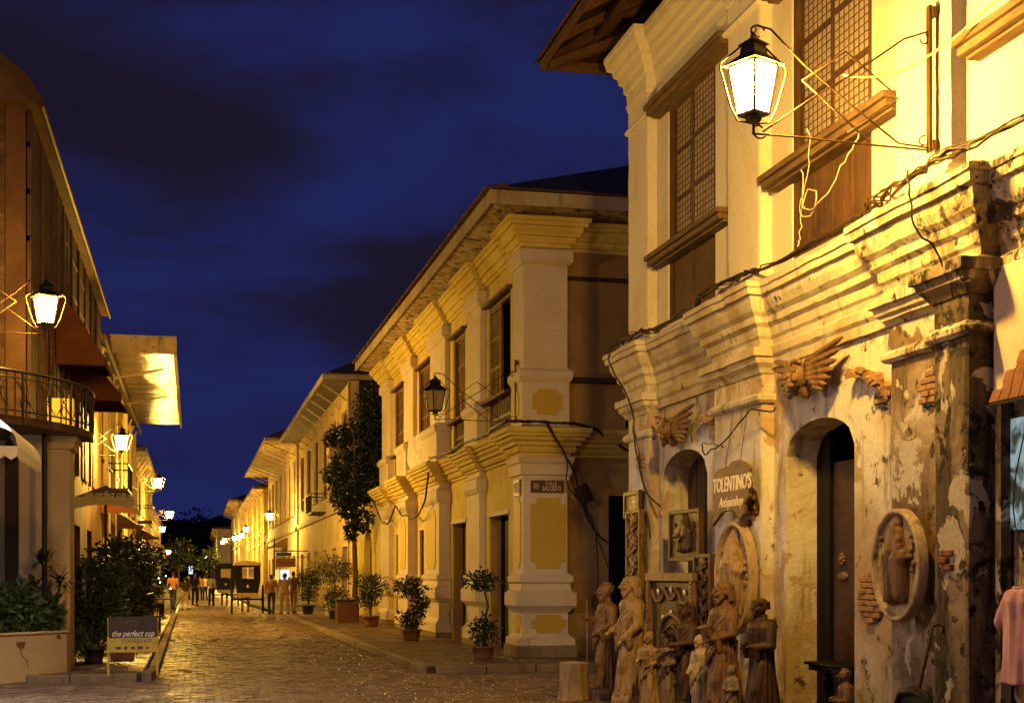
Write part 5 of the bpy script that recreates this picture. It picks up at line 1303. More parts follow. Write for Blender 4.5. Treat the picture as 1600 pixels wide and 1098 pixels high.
obj('frame', MB().box(6.06, 6.12, 18.72, 18.78, 2.50, 2.88).box(6.06, 6.12, 19.38, 19.44, 2.50, 2.88).box(6.062, 6.118, 18.78, 19.38, 2.50, 2.56).box(6.062, 6.118, 18.78, 19.38, 2.82, 2.88), M['carve_dk'], fr, bevel=.005)
obj('picture', MB().box(6.09, 6.11, 18.78, 19.38, 2.56, 2.82), M['carve_gold'], fr)
obj('pale_cross', MB().box(6.082, 6.089, 18.97, 19.0, 2.58, 2.80).box(6.083, 6.089, 18.90, 18.97, 2.71, 2.74).box(6.083, 6.089, 19.0, 19.07, 2.71, 2.74), M['letter'], fr)
ss = thing('street_name_sign', (6.66, 26.25, 3.39), 'maroon street name plaque CALLE SALCEDO on the yellow house corner pier', 'street sign')
obj('plate', MB().box(6.335, 6.985, 26.235, 26.262, 3.28, 3.505), M['plaque'], ss, bevel=.004)
obj('lettering', text_mesh("CALLE", .085, *SEEN_Y, (6.735, 26.234, 3.445), .002, 0, spacing=1.12, sx=.85, bold=.0015), M['plaque_letter'], ss)
obj('lettering', text_mesh("SALCEDO", .125, *SEEN_Y, (6.745, 26.234, 3.35), .002, 0, spacing=1.05, sx=.66, bold=.002), M['plaque_letter'], ss)
q = MB()
for r_ in (.058, .040): q.tube([(6.44+r_*math.cos(a*.2618), 26.233, 3.39+r_*math.sin(a*.2618)) for a in range(25)], .004, 5)
for i in range(5): a = math.pi/2+i*2.513; q.tube([(6.44+.028*math.cos(a), 26.233, 3.39+.028*math.sin(a)), (6.44+.028*math.cos(a+2.513), 26.233, 3.39+.028*math.sin(a+2.513))], .004, 5)
obj('emblem', q, M['plaque_letter'], ss)
sp = thing('tile_plaque', (6.18, 26.75, 3.38), 'small brown tiled plaque on the street face of the corner pier', 'plaque')
obj('tile', MB().box(6.165, 6.19, 26.5, 27.0, 3.22, 3.54), M['plaque'], sp)
obj('tile_pattern', MB().box(6.158, 6.165, 26.56, 26.72, 3.27, 3.49).box(6.158, 6.165, 26.78, 26.94, 3.30, 3.49), M['canvas'], sp)

af = thing('pavement_sign', (-.91, 23.0, .105), 'A-frame coffee shop sign, dark top and yellow lower half, on the left pavement', 'sign', rz=R(2))
local_part('dark_board', MB().box(-.37, .37, -.02, .0, .60, .93), M['board_dk'], af, bevel=.01)
local_part('yellow_board', MB().box(-.37, .37, -.021, .0, .37, .595), M['board_y'], af)
local_part('frame_leg', MB().beam((-.375, 0, 0), (-.375, -.01, .62), .03, .03), M['board_y'], af); local_part('frame_leg', MB().beam((.375, 0, 0), (.375, -.01, .62), .03, .03), M['board_y'], af)
local_part('frame_leg', MB().beam((-.375, .35, 0), (-.375, 0, .9), .03, .03), M['board_y'], af); local_part('frame_leg', MB().beam((.375, .35, 0), (.375, 0, .9), .03, .03), M['board_y'], af)
local_part('lettering', text_mesh("the perfect cup", .135, (1, 0, 0), (0, 0, 1), (0, -.022, .66), .002, .4, sx=.78, bold=.002), M['letter'], af, label='cream slanted handwriting')
local_part('lettering', text_mesh("COFFEESHOP", .082, (1, 0, 0), (0, 0, 1), (.06, -.0225, .545), .002, 0, sx=.95), M['board_blue'], af, label='grey block letters')
q = MB()
for i, w_ in enumerate((.10, .05, .07, .09, .04)): q.ball((-.22+.11*i, -.0225, .44), (w_/2, .002, .022+.006*(i % 2)), 10, 6)
local_part('painted_marks', q, M['board_blue'], af)
q = MB(); q.tube([(-.12, -.0215, .83), (-.05, -.0215, .86), (.05, -.0215, .86), (.10, -.0215, .82), (.03, -.0215, .79), (-.04, -.0215, .81), (.02, -.0215, .84)], .004, 5); local_part('cup_drawing', q, M['kerb'], af)

# canopy of the coffee shop
uc = thing('cafe_umbrella', (-2.0, 34.0, .1), 'square cream cafe umbrella printed the perfect cup at left', 'umbrella')
q = MB(); z0_, z1_, zt_ = 3.22, 3.50, 3.80; x0_, x1_ = -2.65, -1.34; y0_, y1_ = 34.0, 35.3; cx_, cy_ = (x0_+x1_)/2, (y0_+y1_)/2
q.add([(x0_, y0_, z1_), (x1_, y0_, z1_), (x1_, y1_, z1_), (x0_, y1_, z1_), (cx_, cy_, zt_)], [(0, 1, 4), (1, 2, 4), (2, 3, 4), (3, 0, 4)]); obj('canopy', q, plain('grey_brown_canopy_cloth', (.22, .15, .10), .9), uc)
q = MB()
for (a, b) in (((x0_, y0_), (x1_, y0_)), ((x1_, y0_), (x1_, y1_))):
    n = 12
    for i in range(n):
        p = [a[0]+(b[0]-a[0])*i/n, a[1]+(b[1]-a[1])*i/n]; r_ = [a[0]+(b[0]-a[0])*(i+1)/n, a[1]+(b[1]-a[1])*(i+1)/n]
        d0 = .10*math.sin(math.pi*i/n); d1 = .10*math.sin(math.pi*(i+1)/n)
        q.add([(p[0], p[1]-.004, z1_), (r_[0], r_[1]-.004, z1_), (r_[0], r_[1]-.004, z0_+d1), (p[0], p[1]-.004, z0_+d0)], [(0, 1, 2, 3)])
obj('valance', q, M['canvas'], uc); obj('pole', MB().tube([(cx_, cy_, .1), (cx_, cy_, 3.8)], .03, 8), M['wood'], uc)
obj('lettering', text_mesh("the perfect cup", .21, *SEEN_Y, (-1.98, 33.98, 3.555), .003, .4, sx=.72, bold=.003), M['white_fab'], uc)

# white awning with cool light, bottom left edge
aw = thing('scalloped_awning', (-2.4, 18.0, 3.0), 'white scalloped awning glowing cool from below at the left edge', 'awning')
n = 20; m_ = 8; vs = []; q = MB()
for i in range(n+1):
    yy = 17.0+2.6*i/n
    for j in range(m_+1): a = math.pi/2*j/m_; vs.append((-3.35+1.40*math.sin(a)+.01*math.sin(i*2), yy, 3.16+.62*math.cos(a)))
q.add(vs, [(i*(m_+1)+j, (i+1)*(m_+1)+j, (i+1)*(m_+1)+j+1, i*(m_+1)+j+1) for i in range(n) for j in range(m_)]); obj('awning_cloth', q, M['white_fab'], aw, smooth=True)
q = MB()
for i in range(16):
    a = 17.0+2.6*i/16; b = a+2.6/16; q.add([(-1.95, a, 3.17), (-1.95, b, 3.17), (-1.95, b, 3.06), (-1.95, (a+b)/2, 3.01), (-1.95, a, 3.06)], [(0, 1, 2, 3, 4)])
for i in range(10):
    a = -3.35+1.40*i/10; b = a+.14; q.add([(a, 17.0, 3.17), (b, 17.0, 3.17), (b, 17.0, 3.06), ((a+b)/2, 17.0, 3.01), (a, 17.0, 3.06)], [(0, 1, 2, 3, 4)])
obj('scalloped_valance', q, M['white_fab'], aw)
top('fluorescent_tube', MB().tube([(0, -.6, 0), (0, .6, 0)], .02, 8), M['tube'], (-2.75, 18.3, 2.98), 'cool white fluorescent tube under the white awning', 'lamp')

# hanging sign far right and post
hs = thing('hanging_shop_sign', (5.2, 80, 2.6), 'far orange and brown hanging shop sign on a bracket over the right pavement', 'sign')
obj('board', MB().box(4.62, 5.7, 80, 80.06, 2.12, 2.62), M['shirt_o'], hs); obj('small_board', MB().box(4.62, 5.45, 80, 80.05, 2.74, 2.92), M['board_dk'], hs)
obj('bracket', MB().tube([(4.5, 80.03, 3.02), (6.4, 80.03, 3.02)], .03, 6).tube([(4.5, 80.03, 2.68), (6.4, 80.03, 2.68)], .02, 6).tube([(4.5, 80.03, 1.6), (4.5, 80.03, 3.7)], .04, 6), M['iron'], hs)
q = MB()
for i in range(7): q.tube([(4.74+.13*i, 79.98, 2.30+.05*math.sin(i*2)), (4.78+.13*i, 79.98, 2.46), (4.83+.13*i, 79.98, 2.28)], .012, 5)
obj('worn_lettering', q, M['plaque'], hs)
obj('lit_doorway', MB().box(5.2, 5.75, 86.0, 86.04, 1.0, 2.0), M['coolwin'], h4); obj('lit_doorway', MB().box(4.9, 5.15, 86.0, 86.04, 1.2, 2.0), M['warmwin'], h4)
awning('shop_awning', 96, 103, 4.2, 3.5, -1.0, 'far brown shop awning on the right behind the hanging sign', 'wood', 6.3)

for i, (y_, zt_2, zb_2, o_, lab) in enumerate(((48, 4.4, 3.7, 1.2, 'left shop awning below the broad eaves'), (58, 4.2, 3.5, 1.1, 'left shop awning beyond the first one, under the third lantern'), (80, 4.3, 3.6, 1.2, 'left shop awning of the house beyond the broad eaves'), (97, 4.2, 3.5, 1.1, 'left shop awning farthest down the street'))):
    awning('shop_awning', y_, y_+3.2, zt_2, zb_2, o_, lab, 'wood' if i % 2 else 'orange', -3.0)
for i, (y_, lab) in enumerate(((53, 'iron window balcony of the broad eaved house'), (84, 'iron window balcony of the yellow house farther left'), (70, 'iron window balcony on the tall ochre house at right'))):
    X_, sg = (6.42, -1) if i == 2 else (-3.0, 1)
    tb = thing('window_balcony', (X_, y_, 4.7), lab, 'balcony')
    obj('floor', MB().box(min(X_, X_+sg*.8), max(X_, X_+sg*.8), y_-1.6, y_+1.6, 4.66, 4.74), M['wood_dk'], tb)
    q = MB().tube([(X_, y_-1.6, 5.6), (X_+sg*.8, y_-1.6, 5.6), (X_+sg*.8, y_+1.6, 5.6), (X_, y_+1.6, 5.6)], .03, 6); obj('rail', q, M['iron'], tb)
    for k in range(17): obj('baluster', MB().tube([(X_+sg*.8, y_-1.6+.2*k, 4.74), (X_+sg*.8, y_-1.6+.2*k, 5.6)], .014, 5), M['iron'], tb)
# ------------------------------------------------------------------ plants
def leaves(q, c, r, n, size, rnd, hollow=.55, lump=.35):
    c = Vector(c); sd = rnd.uniform(0, 50)
    for i in range(n):
        d = Vector((rnd.gauss(0, 1), rnd.gauss(0, 1), rnd.gauss(0, 1))).normalized()
        k = 1+lump*mnoise.noise(d*2.2+Vector((sd, 0, 0))) + lump*.5*mnoise.noise(d*5+Vector((0, sd, 0)))
        t = (hollow+(1-hollow)*rnd.random()**.6)*k
        p = c+Vector((d.x*r[0], d.y*r[1], d.z*r[2]))*t
        ax = (d+Vector((rnd.uniform(-1, 1), rnd.uniform(-1, 1), rnd.uniform(-1.0, .6)))).normalized(); sx = ax.orthogonal().normalized(); sx.rotate(Matrix.Rotation(rnd.uniform(0, 6.28), 3, ax))
        L = size*rnd.uniform(.6, 1.3); w = L*.28; nn = ax.cross(sx)*L*.12
        q.add([p, p+ax*L*.45+sx*w+nn, p+ax*L, p+ax*L*.45-sx*w+nn], [(0, 1, 2, 3)])
    return q
def pot(q, c, r, h):
    return q.lathe([(r*.72, 0), (r*.80, h*.3), (r*.95, h*.86), (r*1.06, h*.87), (r*1.06, h), (r*.92, h), (r*.9, h*.9)], 20, c)
def topiary(loc, balls, trunk, pr, ph, label, mt='leaf_dk', seed=1, potm='terra', n=900, size=.075, sq=False):
    t = thing('potted_topiary', loc, label, 'potted plant', 'potted plants along the right pavement'); rnd = random.Random(seed)
    q = MB()
    if sq: q.box(-pr, pr, -pr, pr, 0, ph).box(-pr-.02, pr+.02, -pr-.02, pr+.02, ph-.06, ph)
    else: pot(q, (0, 0, 0), pr, ph)
    local_part('pot', q, M[potm], t, smooth=not sq, bevel=.01 if sq else 0)
    local_part('trunk', MB().tube(trunk, .028, 7, r1=.014), M['bark'], t, smooth=True)
    for (c, r) in balls:
        q = leaves(MB(), c, r, int(1.5*n*max(.35, r[0]*r[2]*6)), size, rnd, .12, .5); local_part('foliage', q, M[mt], t)
    return t
topiary((5.30, 25.75, .105), [((-.02, 0, 1.47), (.33, .30, .20)), ((.02, 0, .55), (.27, .26, .29))], [(0, 0, .2), (.02, 0, .7), (.10, .02, 1.0), (.03, 0, 1.25), (0, 0, 1.5)], .22, .26, 'two tier clipped topiary in a terracotta pot before the corner pier', seed=3)
topiary((5.15, 33.6, .105), [((-.05, 0, 1.30), (.42, .36, .22)), ((.22, 0, .90), (.22, .22, .26)), ((0, 0, .52), (.33, .3, .25))], [(0, 0, .2), (.05, 0, .7), (.2, 0, 1.0), (0, 0, 1.4)], .24, .28, 'three tier topiary in a brown pot by the second white pilaster', seed=4)
topiary((5.3, 42.6, .105), [((0, 0, 1.25), (.50, .45, .42)), ((-.1, 0, .82), (.38, .35, .26))], [(0, 0, .2), (-.1, 0, .9), (.05, 0, 1.3)], .26, .35, 'dark bushy potted shrub at the far end of the yellow house', seed=5, n=700)
topiary((5.35, 54.5, .105), [((0, 0, 1.75), (.95, .8, .55))], [(0, 0, .2), (.05, 0, .8), (0, 0, 1.6)], .32, .55, 'large round crowned potted tree, right of a smaller one beyond yellow house', seed=6, n=500, sq=True, potm='canvas')
topiary((4.55, 57.0, .105), [((0, 0, 1.35), (.62, .55, .45)), ((0, 0, .75), (.35, .35, .3))], [(0, 0, .2), (.02, 0, 1.2)], .26, .35, 'smaller round crowned potted tree leftmost of the right hand pots', seed=8, n=700, potm='pot_dk')
topiary((5.0, 50.5, .105), [((0, 0, .75), (.45, .4, .5))], [(0, 0, .2), (.02, 0, .8)], .26, .3, 'low dark potted shrub beside the square brown planter', seed=9, n=700, potm='pot_dk')
M['leaf_tree'] = leafmat('unlit_crown_leaf', (.006, .012, .005), (.02, .03, .010))  # leaf colour darkened to carry the shade of the unlit crown
tr = thing('street_tree', (5.55, 49.0, .105), 'dark leafy tree with thin trunk at far end of the yellow house', 'tree'); rnd = random.Random(12)
local_part('trunk', MB().tube([(-.05, 0, 0), (0, 0, 1.5), (-.05, .05, 3.2), (.02, 0, 5.0)], .11, 10, r1=.06), M['bark'], tr, smooth=True)
for i in range(7): a = i*.9; local_part('branch', MB().tube([(0, 0, 3.4+.25*i), (.35*math.cos(a), .35*math.sin(a), 4.1+.3*i), (.75*math.cos(a), .7*math.sin(a), 4.8+.35*i)], .04, 6, r1=.012), M['bark'], tr, smooth=True)
q = MB()
for c, r in (((-.1, 0, 4.4), (.45, .5, .55)), ((-.35, 0, 5.4), (.55, .6, .5)), ((.45, .1, 5.5), (.65, .6, .65)), ((.3, 0, 6.5), (.75, .7, .8)), ((-.55, .1, 6.35), (.5, .5, .35)), ((.55, 0, 7.5), (.55, .6, .75)), ((-.25, 0, 3.8), (.28, .3, .35)), ((-.75, 0, 5.0), (.35, .4, .4)), ((-.5, .1, 4.3), (.35, .4, .45)), ((.35, 0, 4.5), (.5, .5, .5)), ((.25, .1, 3.5), (.35, .4, .45)), ((-.15, 0, 3.1), (.22, .3, .3)), ((.7, .2, 6.9), (.5, .5, .9))):
    leaves(q, c, r, int(1500*r[0]), .14, rnd, .25, .5)
local_part('crown', q, M['leaf_tree'], tr)
bp = thing('square_planter', (5.0, 46.6, .105), 'big square brown planter box with soil, below the leafy tree', 'planter')
local_part('box', MB().box(-.36, .36, -.36, .36, 0, .72), M['plaque'], bp, bevel=.015); local_part('rim', MB().box(-.40, .40, -.40, .40, .72, .78), M['wood_dk'], bp, bevel=.01)
q = MB()
for i in range(9): q.ball((rnd.uniform(-.28, .28), rnd.uniform(-.28, .28), .79), (.10, .09, .06), 8, 6)
local_part('stones', q, M['kerb'], bp, smooth=True)
# left planter with dracaena and shrubs
pl = thing('masonry_planter', (-2.5, 23.6, .0), 'low sand coloured masonry planter with chipped plaster at the left corner', 'planter')
q = MB(); q.prism([(-4.6, 21.6), (-2.95, 22.7), (-1.98, 23.85), (-1.95, 24.34), (-4.6, 24.34)], 'z', 0, .76); obj('planter_wall', q, M['left_low'], pl, bevel=.03)
obj('rim', MB().prism([(-4.62, 21.55), (-2.93, 22.66), (-1.94, 23.82), (-1.92, 24.335), (-2.0, 24.335), (-2.02, 23.88), (-2.98, 22.75), (-4.62, 21.66)], 'z', .762, .80), M['left_low'], pl, bevel=.01)
q = MB(); cp = (-2.60, 23.10, .60)
out = [(-.09, .05), (.09, .05), (.07, -.01), (.04, -.05), (-.03, -.055), (-.07, -.01)]; dd = Vector((.97, 1.15, 0)).normalized(); nn = Vector((dd.y, -dd.x, 0))
v0 = [Vector(cp)+dd*u_+Vector((0, 0, w_))+nn*.012 for u_, w_ in out]; v1 = [v-nn*.03 for v in v0]; q.add(v0+v1, [tuple(range(6)), tuple(range(11, 5, -1))]+[(i, (i+1) % 6, (i+1) % 6+6, i+6) for i in range(6)])
obj('chipped_plaster', q, M['brick'], pl)
q = MB(); pts = [(0, -.06), (.0, -.14), (.05, -.2), (.12, -.24), (.14, -.34)]; q.tube([Vector(cp)+dd*u_+Vector((0, 0, w_))+nn*.004 for u_, w_ in pts], .004, 4); obj('crack', q, M['cable'], pl)
def bush(name, loc, blobs, size, n, label, mt='leaf', seed=1, stems=True, cat='shrub', group=None):
    t = thing(name, loc, label, cat, group); rnd = random.Random(seed); q = MB()
    for c, r in blobs: leaves(q, c, r, int(n*r[0]*r[2]*8)+60, size, rnd, .35, .5)
    local_part('foliage', q, M[mt], t)
    q = MB()
    for c, r in blobs: q.tube([(c[0]*.3, c[1]*.3, 0), (c[0]*.7, c[1]*.7, c[2]*.5), c], .016, 5, r1=.006)
    local_part('stems', q, M['bark'], t); return t
bush('planter_shrub', (-2.75, 23.5, .74), [((-.35, 0, .30), (.40, .35, .36)), ((.05, .1, .40), (.36, .3, .42)), ((.45, .3, .28), (.26, .26, .32)), ((-.7, -.2, .3), (.4, .4, .4))], .13, 700, 'dense green shrub filling the masonry planter at left', seed=21)
dr = thing('spiky_dracaena', (-2.28, 23.9, .74), 'dark spiky dracaena rising from the planter by the black post', 'plant'); rnd = random.Random(5)
for (cx, cz, n) in ((-.06, 1.18, 60), (.20, .88, 50), (-.22, .80, 40), (.1, .5, 40)):
    q = MB()
    for i in range(n):
        a = rnd.uniform(0, 6.28); e = rnd.uniform(-.2, 1.3); L = rnd.uniform(.26, .44); d = Vector((math.cos(a)*math.cos(e), math.sin(a)*math.cos(e), math.sin(e))); sx = d.cross(Vector((0, 0, 1)))  .normalized()*.022
        p = Vector((cx, 0, cz-.12*rnd.random())); m_ = p+d*L*.55; e_ = p+d*L-Vector((0, 0, L*.22))
        q.add([p-sx*.4, p+sx*.4, m_+sx, e_, m_-sx], [(0, 1, 2, 4), (2, 3, 4)])
    local_part('leaf_rosette', q, M['leaf_dk'], dr); local_part('stem', MB().tube([(cx*.4, 0, 0), (cx, 0, cz)], .02, 6), M['bark'], dr)
bush('pavement_shrub', (-1.78, 27.2, .105), [((-.05, 0, 1.35), (.52, .45, .52)), ((.15, 0, .85), (.45, .4, .45)), ((-.2, 0, .6), (.35, .35, .35)), ((.35, .1, 1.5), (.30, .3, .3))], .11, 620, 'big leafy shrub on the left pavement right of the corner pier', seed=22)
bush('pavement_shrub', (-1.98, 25.6, .105), [((0, 0, .42), (.22, .22, .24))], .08, 900, 'small potted shrub at the foot of the big left shrub', seed=23)
top('dark_pot', pot(MB(), (0, 0, 0), .2, .3), M['pot_dk'], (-1.7, 26.0, .105), 'dark round pot at the foot of the left shrubs', 'pot', smooth=True)
top('terracotta_box', MB().box(-.2, .2, -.2, .2, 0, .35), M['terra'], (-1.28, 27.5, .105), 'square terracotta planter beside the big left shrub', 'planter', bevel=.015)
for i, (x, y, h, r, lab) in enumerate(((-1.75, 34, 1.9, .6, 'tall dark shrub under the cafe umbrella'), (-1.55, 38.5, 2.1, .7, 'taller dark shrub with fairy lights behind the cafe umbrella'), (-1.5, 44, 2.0, .65, 'dark shrub farther along the left pavement'), (-1.7, 50, 1.9, .6, 'fourth dark shrub along the left pavement'))):
    bush('pavement_shrub', (x, y, .105), [((0, 0, h), (r, r, .55)), ((.1, .1, h*.6), (r*.9, r, .6)), ((-.1, 0, h*.25), (r*.6, r*.6, .4))], .14, 260, lab, 'leaf_dk', seed=30+i)
fl = thing('fairy_lights', (-1.2, 38, 1.9), 'string of tiny white fairy lights on the left shrubs', 'lights')
for i in range(9):
    x, y, z = -1.45+.10*i+random.uniform(-.05, .05), 38.0+.6*i, 2.3-.12*i+.2*math.sin(i*2); obj('bulb', MB().ball((x, y, z), .017, 6, 4), M['fairy'], fl)
obj('wire', MB().tube([(-1.45+.10*i, 38.0+.6*i, 2.33-.12*i+.2*math.sin(i*2)) for i in range(9)], .003, 4), M['cable'], fl)
# far end of the street
q = MB(); vs = []; 
for i in range(61):
    x = -60+2.0*i*1.0; vs += [(x, 330, -1), (x, 338, 14.5+2.0*mnoise.noise(Vector((i*.35, 0, 0)))+.8*mnoise.noise(Vector((i*1.3, 4, 0)))), (x, 380, -1)]
q.add(vs, [(3*i+j, 3*(i+1)+j, 3*(i+1)+j+1, 3*i+j+1) for i in range(60) for j in range(2)]); o = obj('far_wooded_hill', q, M['hill']); o['kind'] = 'structure'
q = MB(); rnd = random.Random(9)
for i in range(14): leaves(q, (-14+2.4*i, 318+rnd.uniform(-4, 4), 7+rnd.uniform(-1, 5)), (3.5, 3, 4.5), 240, 1.0, rnd, .3, .5)
o = obj('distant_woodland', q, M['leaf_dk']); o['kind'] = 'stuff'; tag(o, 'dark mass of distant trees closing the end of the street', 'trees')
for i, (x, y, z, r, lab) in enumerate(((1.9, 188, 3.4, 1.7, 'dark round tree near the street end by the last right lantern'), (-1.6, 178, 4.2, 2.0, 'dark round tree near the street end on the left side'))):
    t = thing('street_tree', (x, y, 0), lab, 'tree'); local_part('trunk', MB().tube([(0, 0, 0), (0, 0, z)], .15, 8), M['bark'], t)
    local_part('crown', leaves(MB(), (0, 0, z), (r, r, r), 500, .5, random.Random(i), .3, .4), M['leaf_dk'], t)
top('cool_light_panel', MB().box(-.28, .28, 0, .1, 0, 1.1), M['coolwin'], (-.17, 200, 1.75), 'small cool white lit panel at the end of the street', 'light')

# ------------------------------------------------------------------ people
def person(loc, rz, H, top_m, leg_m, label, stride=.12, shorts=False, arm=0.0, slim=1.0):
    t = thing('person', loc, label, 'person', 'people in the street', rz); s = H/1.7
    def sc(q): q.v = [(x*s*slim, y*s, z*s) for x, y, z in q.v]; return q
    st = stride
    hips = {1: (.09, 0, .92), -1: (-.09, 0, .92)}; knee = {1: (.10, -st*.5-.02, .50), -1: (-.10, st*.4-.03, .50)}; ank = {1: (.10, -st, .09), -1: (-.10, st, .09)}
    sh = {1: (.19, 0, 1.42), -1: (-.19, 0, 1.42)}; el = {1: (.25, .05, 1.14), -1: (-.25, .02, 1.14)}; ha = {1: (.24, -.06-arm*.2, .90+arm*.3), -1: (-.24, -.08, .90)}
    q = MB(); q.ball((0, -.02, 1.60), (.075, .09, .115), 14, 10); q.cap((0, -.11, 1.60), (0, -.12, 1.575), .012, .014, 6); q.cap((0, 0, 1.38), (0, -.01, 1.52), .055, .05)
    q.ball((0, 0, 1.15), (.13, .08, .25))
    for k in (1, -1):
        q.ball((k*.078, 0, 1.595), (.012, .02, .03), 6, 5); q.ball((k*.032, -.098, 1.615), .010, 6, 5)
        q.cap((k*.02, 0, 1.36), sh[k], .06, .05); q.cap(sh[k], el[k], .042, .036); q.cap(el[k], ha[k], .036, .024)
        h = Vector(ha[k]); q.ball(h+Vector((0, -.01, -.04)), (.022, .035, .045), 8, 6)
        for f_ in range(4): q.cap(h+Vector((0, -.035+.02*f_, -.07)), h+Vector((0, -.045+.02*f_, -.135)), .009, .007, 6)
        q.cap(h+Vector((0, -.04, -.03)), h+Vector((0, -.075, -.075)), .010, .008, 6)
        q.cap((k*.06, 0, 1.0), hips[k], .09, .085); q.cap(hips[k], knee[k], .075, .05); q.cap(knee[k], ank[k], .048, .033); q.cap(ank[k], (ank[k][0], ank[k][1]-.15, .04), .035, .03)
    remesh(local_part('body', sc(q), M['skin'], t), .016, 3)
    q = MB(); q.ball((0, .012, 1.635), (.085, .095, .10), 14, 10); remesh(local_part('hair', sc(q), M['hair'], t), .016, 2)
    q = MB(); q.lathe([(.155, .90), (.150, 1.0), (.145, 1.12), (.165, 1.28), (.175, 1.38), (.12, 1.44), (.07, 1.465)], 20); q.v = [(x, y*.68, z) for x, y, z in q.v]
    for k in (1, -1): q.cap((k*.12, 0, 1.38), sh[k], .075, .07); q.cap(sh[k], Vector(sh[k]).lerp(Vector(el[k]), .75), .066, .060)
    remesh(local_part('shirt', sc(q), M[top_m], t), .016, 3)
    q = MB(); q.ball((0, 0, .93), (.16, .115, .10))
    for k in (1, -1):
        q.cap(hips[k], knee[k], .092, .070)
        if not shorts: q.cap(knee[k], ank[k], .068, .055)
    remesh(local_part('shorts' if shorts else 'trousers', sc(q), M[leg_m], t), .016, 3)
    q = MB()
    for k in (1, -1): q.cap((ank[k][0], ank[k][1]+.03, .045), (ank[k][0], ank[k][1]-.15, .035), .045, .038)
    local_part('shoes', sc(q), M['coach'], t, smooth=True)
    return t
person((-.85, 66, .105), R(160), 1.66, 'shirt_o', 'jeans', 'person in orange brown shirt and dark trousers walking on left kerb')
person((-.32, 69, 0), R(190), 1.55, 'shirt_k', 'khaki', 'person in dark shirt and khaki shorts in the road', shorts=True)
person((.15, 80, 0), R(20), 1.72, 'shirt_k', 'jeans', 'person all in black standing mid road beyond the shorts wearer', stride=.05)
person((1.05, 79, 0), R(200), 1.68, 'shirt_w', 'jeans', 'person in pale shirt and black trousers left of the far carriage', stride=.06)
person((-1.55, 64, .105), R(90), 1.6, 'shirt_w', 'jeans', 'person in white shirt standing on the left pavement', stride=.04)
person((3.28, 60.5, .0), R(170), 1.68, 'shirt_b', 'jeans', 'person in reddish brown shirt beside the carriage at right kerb', stride=.10)
person((3.62, 57.0, .105), R(200), 1.62, 'khaki', 'khaki', 'person in tan clothes on right pavement, largest in view', stride=.10, slim=1.15)
person((4.05, 58.2, .105), R(150), 1.70, 'shirt_b', 'khaki', 'person in brown shirt right behind the tan clothed one', stride=.14)
for i, (x, y, m_, lab) in enumerate(((.5, 93, 'shirt_o', 'far person in orange shirt, left one of three'), (.85, 95, 'shirt_w', 'far person in white shirt, middle one of three'), (1.25, 94, 'shirt_o', 'far person in orange shirt, nearest the left carriage'), (-.2, 98, 'shirt_k', 'far person in black shirt by the left kerb'))):
    person((x, y, 0), R(180+30*i), 1.62, m_, 'jeans', lab, stride=.06)
def seated(loc, rz, mt, label):
    t = thing('person', loc, label, 'person', 'people in the street', rz)
    q = MB(); q.ball((0, -.02, 1.17), (.075, .09, .115), 14, 10); q.cap((0, 0, .95), (0, 0, 1.1), .055, .05); q.ball((0, 0, .75), (.13, .09, .25))
    for k in (1, -1):
        q.cap((0, 0, .95), (k*.19, 0, .99), .06, .05); q.cap((k*.19, 0, .99), (k*.25, -.03, .70), .042, .036); q.cap((k*.25, -.03, .70), (k*.15, -.26, .66), .036, .026)
        for f_ in range(4): q.cap((k*(.13+.018*f_), -.27, .655), (k*(.12+.018*f_), -.34, .645), .010, .008, 6)
        q.cap((k*.18, -.25, .66), (k*.20, -.30, .66), .011, .009, 6)
        q.cap((k*.09, 0, .50), (k*.12, -.40, .50), .08, .055); q.cap((k*.12, -.40, .50), (k*.12, -.42, .10), .05, .035); q.cap((k*.12, -.42, .08), (k*.12, -.56, .04), .035, .03)
    remesh(local_part('body', q, M['skin'], t), .016, 3)
    remesh(local_part('hair', MB().ball((0, .012, 1.205), (.085, .095, .10), 14, 10), M['hair'], t), .016, 2)
    q = MB(); q.lathe([(.165, .45), (.155, .62), (.165, .85), (.17, .95), (.08, 1.03)], 20); q.v = [(x, y*.7, z) for x, y, z in q.v]
    for k in (1, -1): q.cap((k*.12, 0, .95), (k*.24, -.02, .78), .07, .06)
    remesh(local_part('shirt', q, M[mt], t), .016, 3)
    q = MB(); q.ball((0, 0, .50), (.17, .13, .11))
    for k in (1, -1): q.cap((k*.09, 0, .50), (k*.12, -.40, .50), .095, .072); q.cap((k*.12, -.40, .50), (k*.12, -.42, .14), .068, .055)
    remesh(local_part('trousers', q, M['jeans'], t), .016, 3); return t
def chair(loc, rz, label):
    t = thing('wooden_chair', loc, label, 'chair', 'cafe chairs on the left pavement', rz)
    local_part('seat', MB().box(-.21, .21, -.21, .21, .40, .43), M['wood'], t, bevel=.01)
    for x in (-.19, .19):
        local_part('leg', MB().box(x-.02, x+.02, -.2, -.16, 0, .40), M['wood'], t); local_part('leg', MB().box(x-.02, x+.02, .16, .2, 0, .88), M['wood'], t)
    local_part('backrest', MB().box(-.17, .17, .17, .195, .62, .84), M['wood'], t, bevel=.01); return t
def table(loc, label):
    t = thing('cafe_table', loc, label, 'table', 'cafe tables on the left pavement'); local_part('tabletop', MB().lathe([(.36, .70), (.38, .715), (.38, .735), (.36, .74)], 24), M['wood'], t, smooth=False)
    local_part('pedestal', MB().tube([(0, 0, 0), (0, 0, .70)], .03, 8), M['iron'], t); local_part('foot', MB().lathe([(.22, 0), (.2, .02), (.04, .05)], 16), M['iron'], t); return t
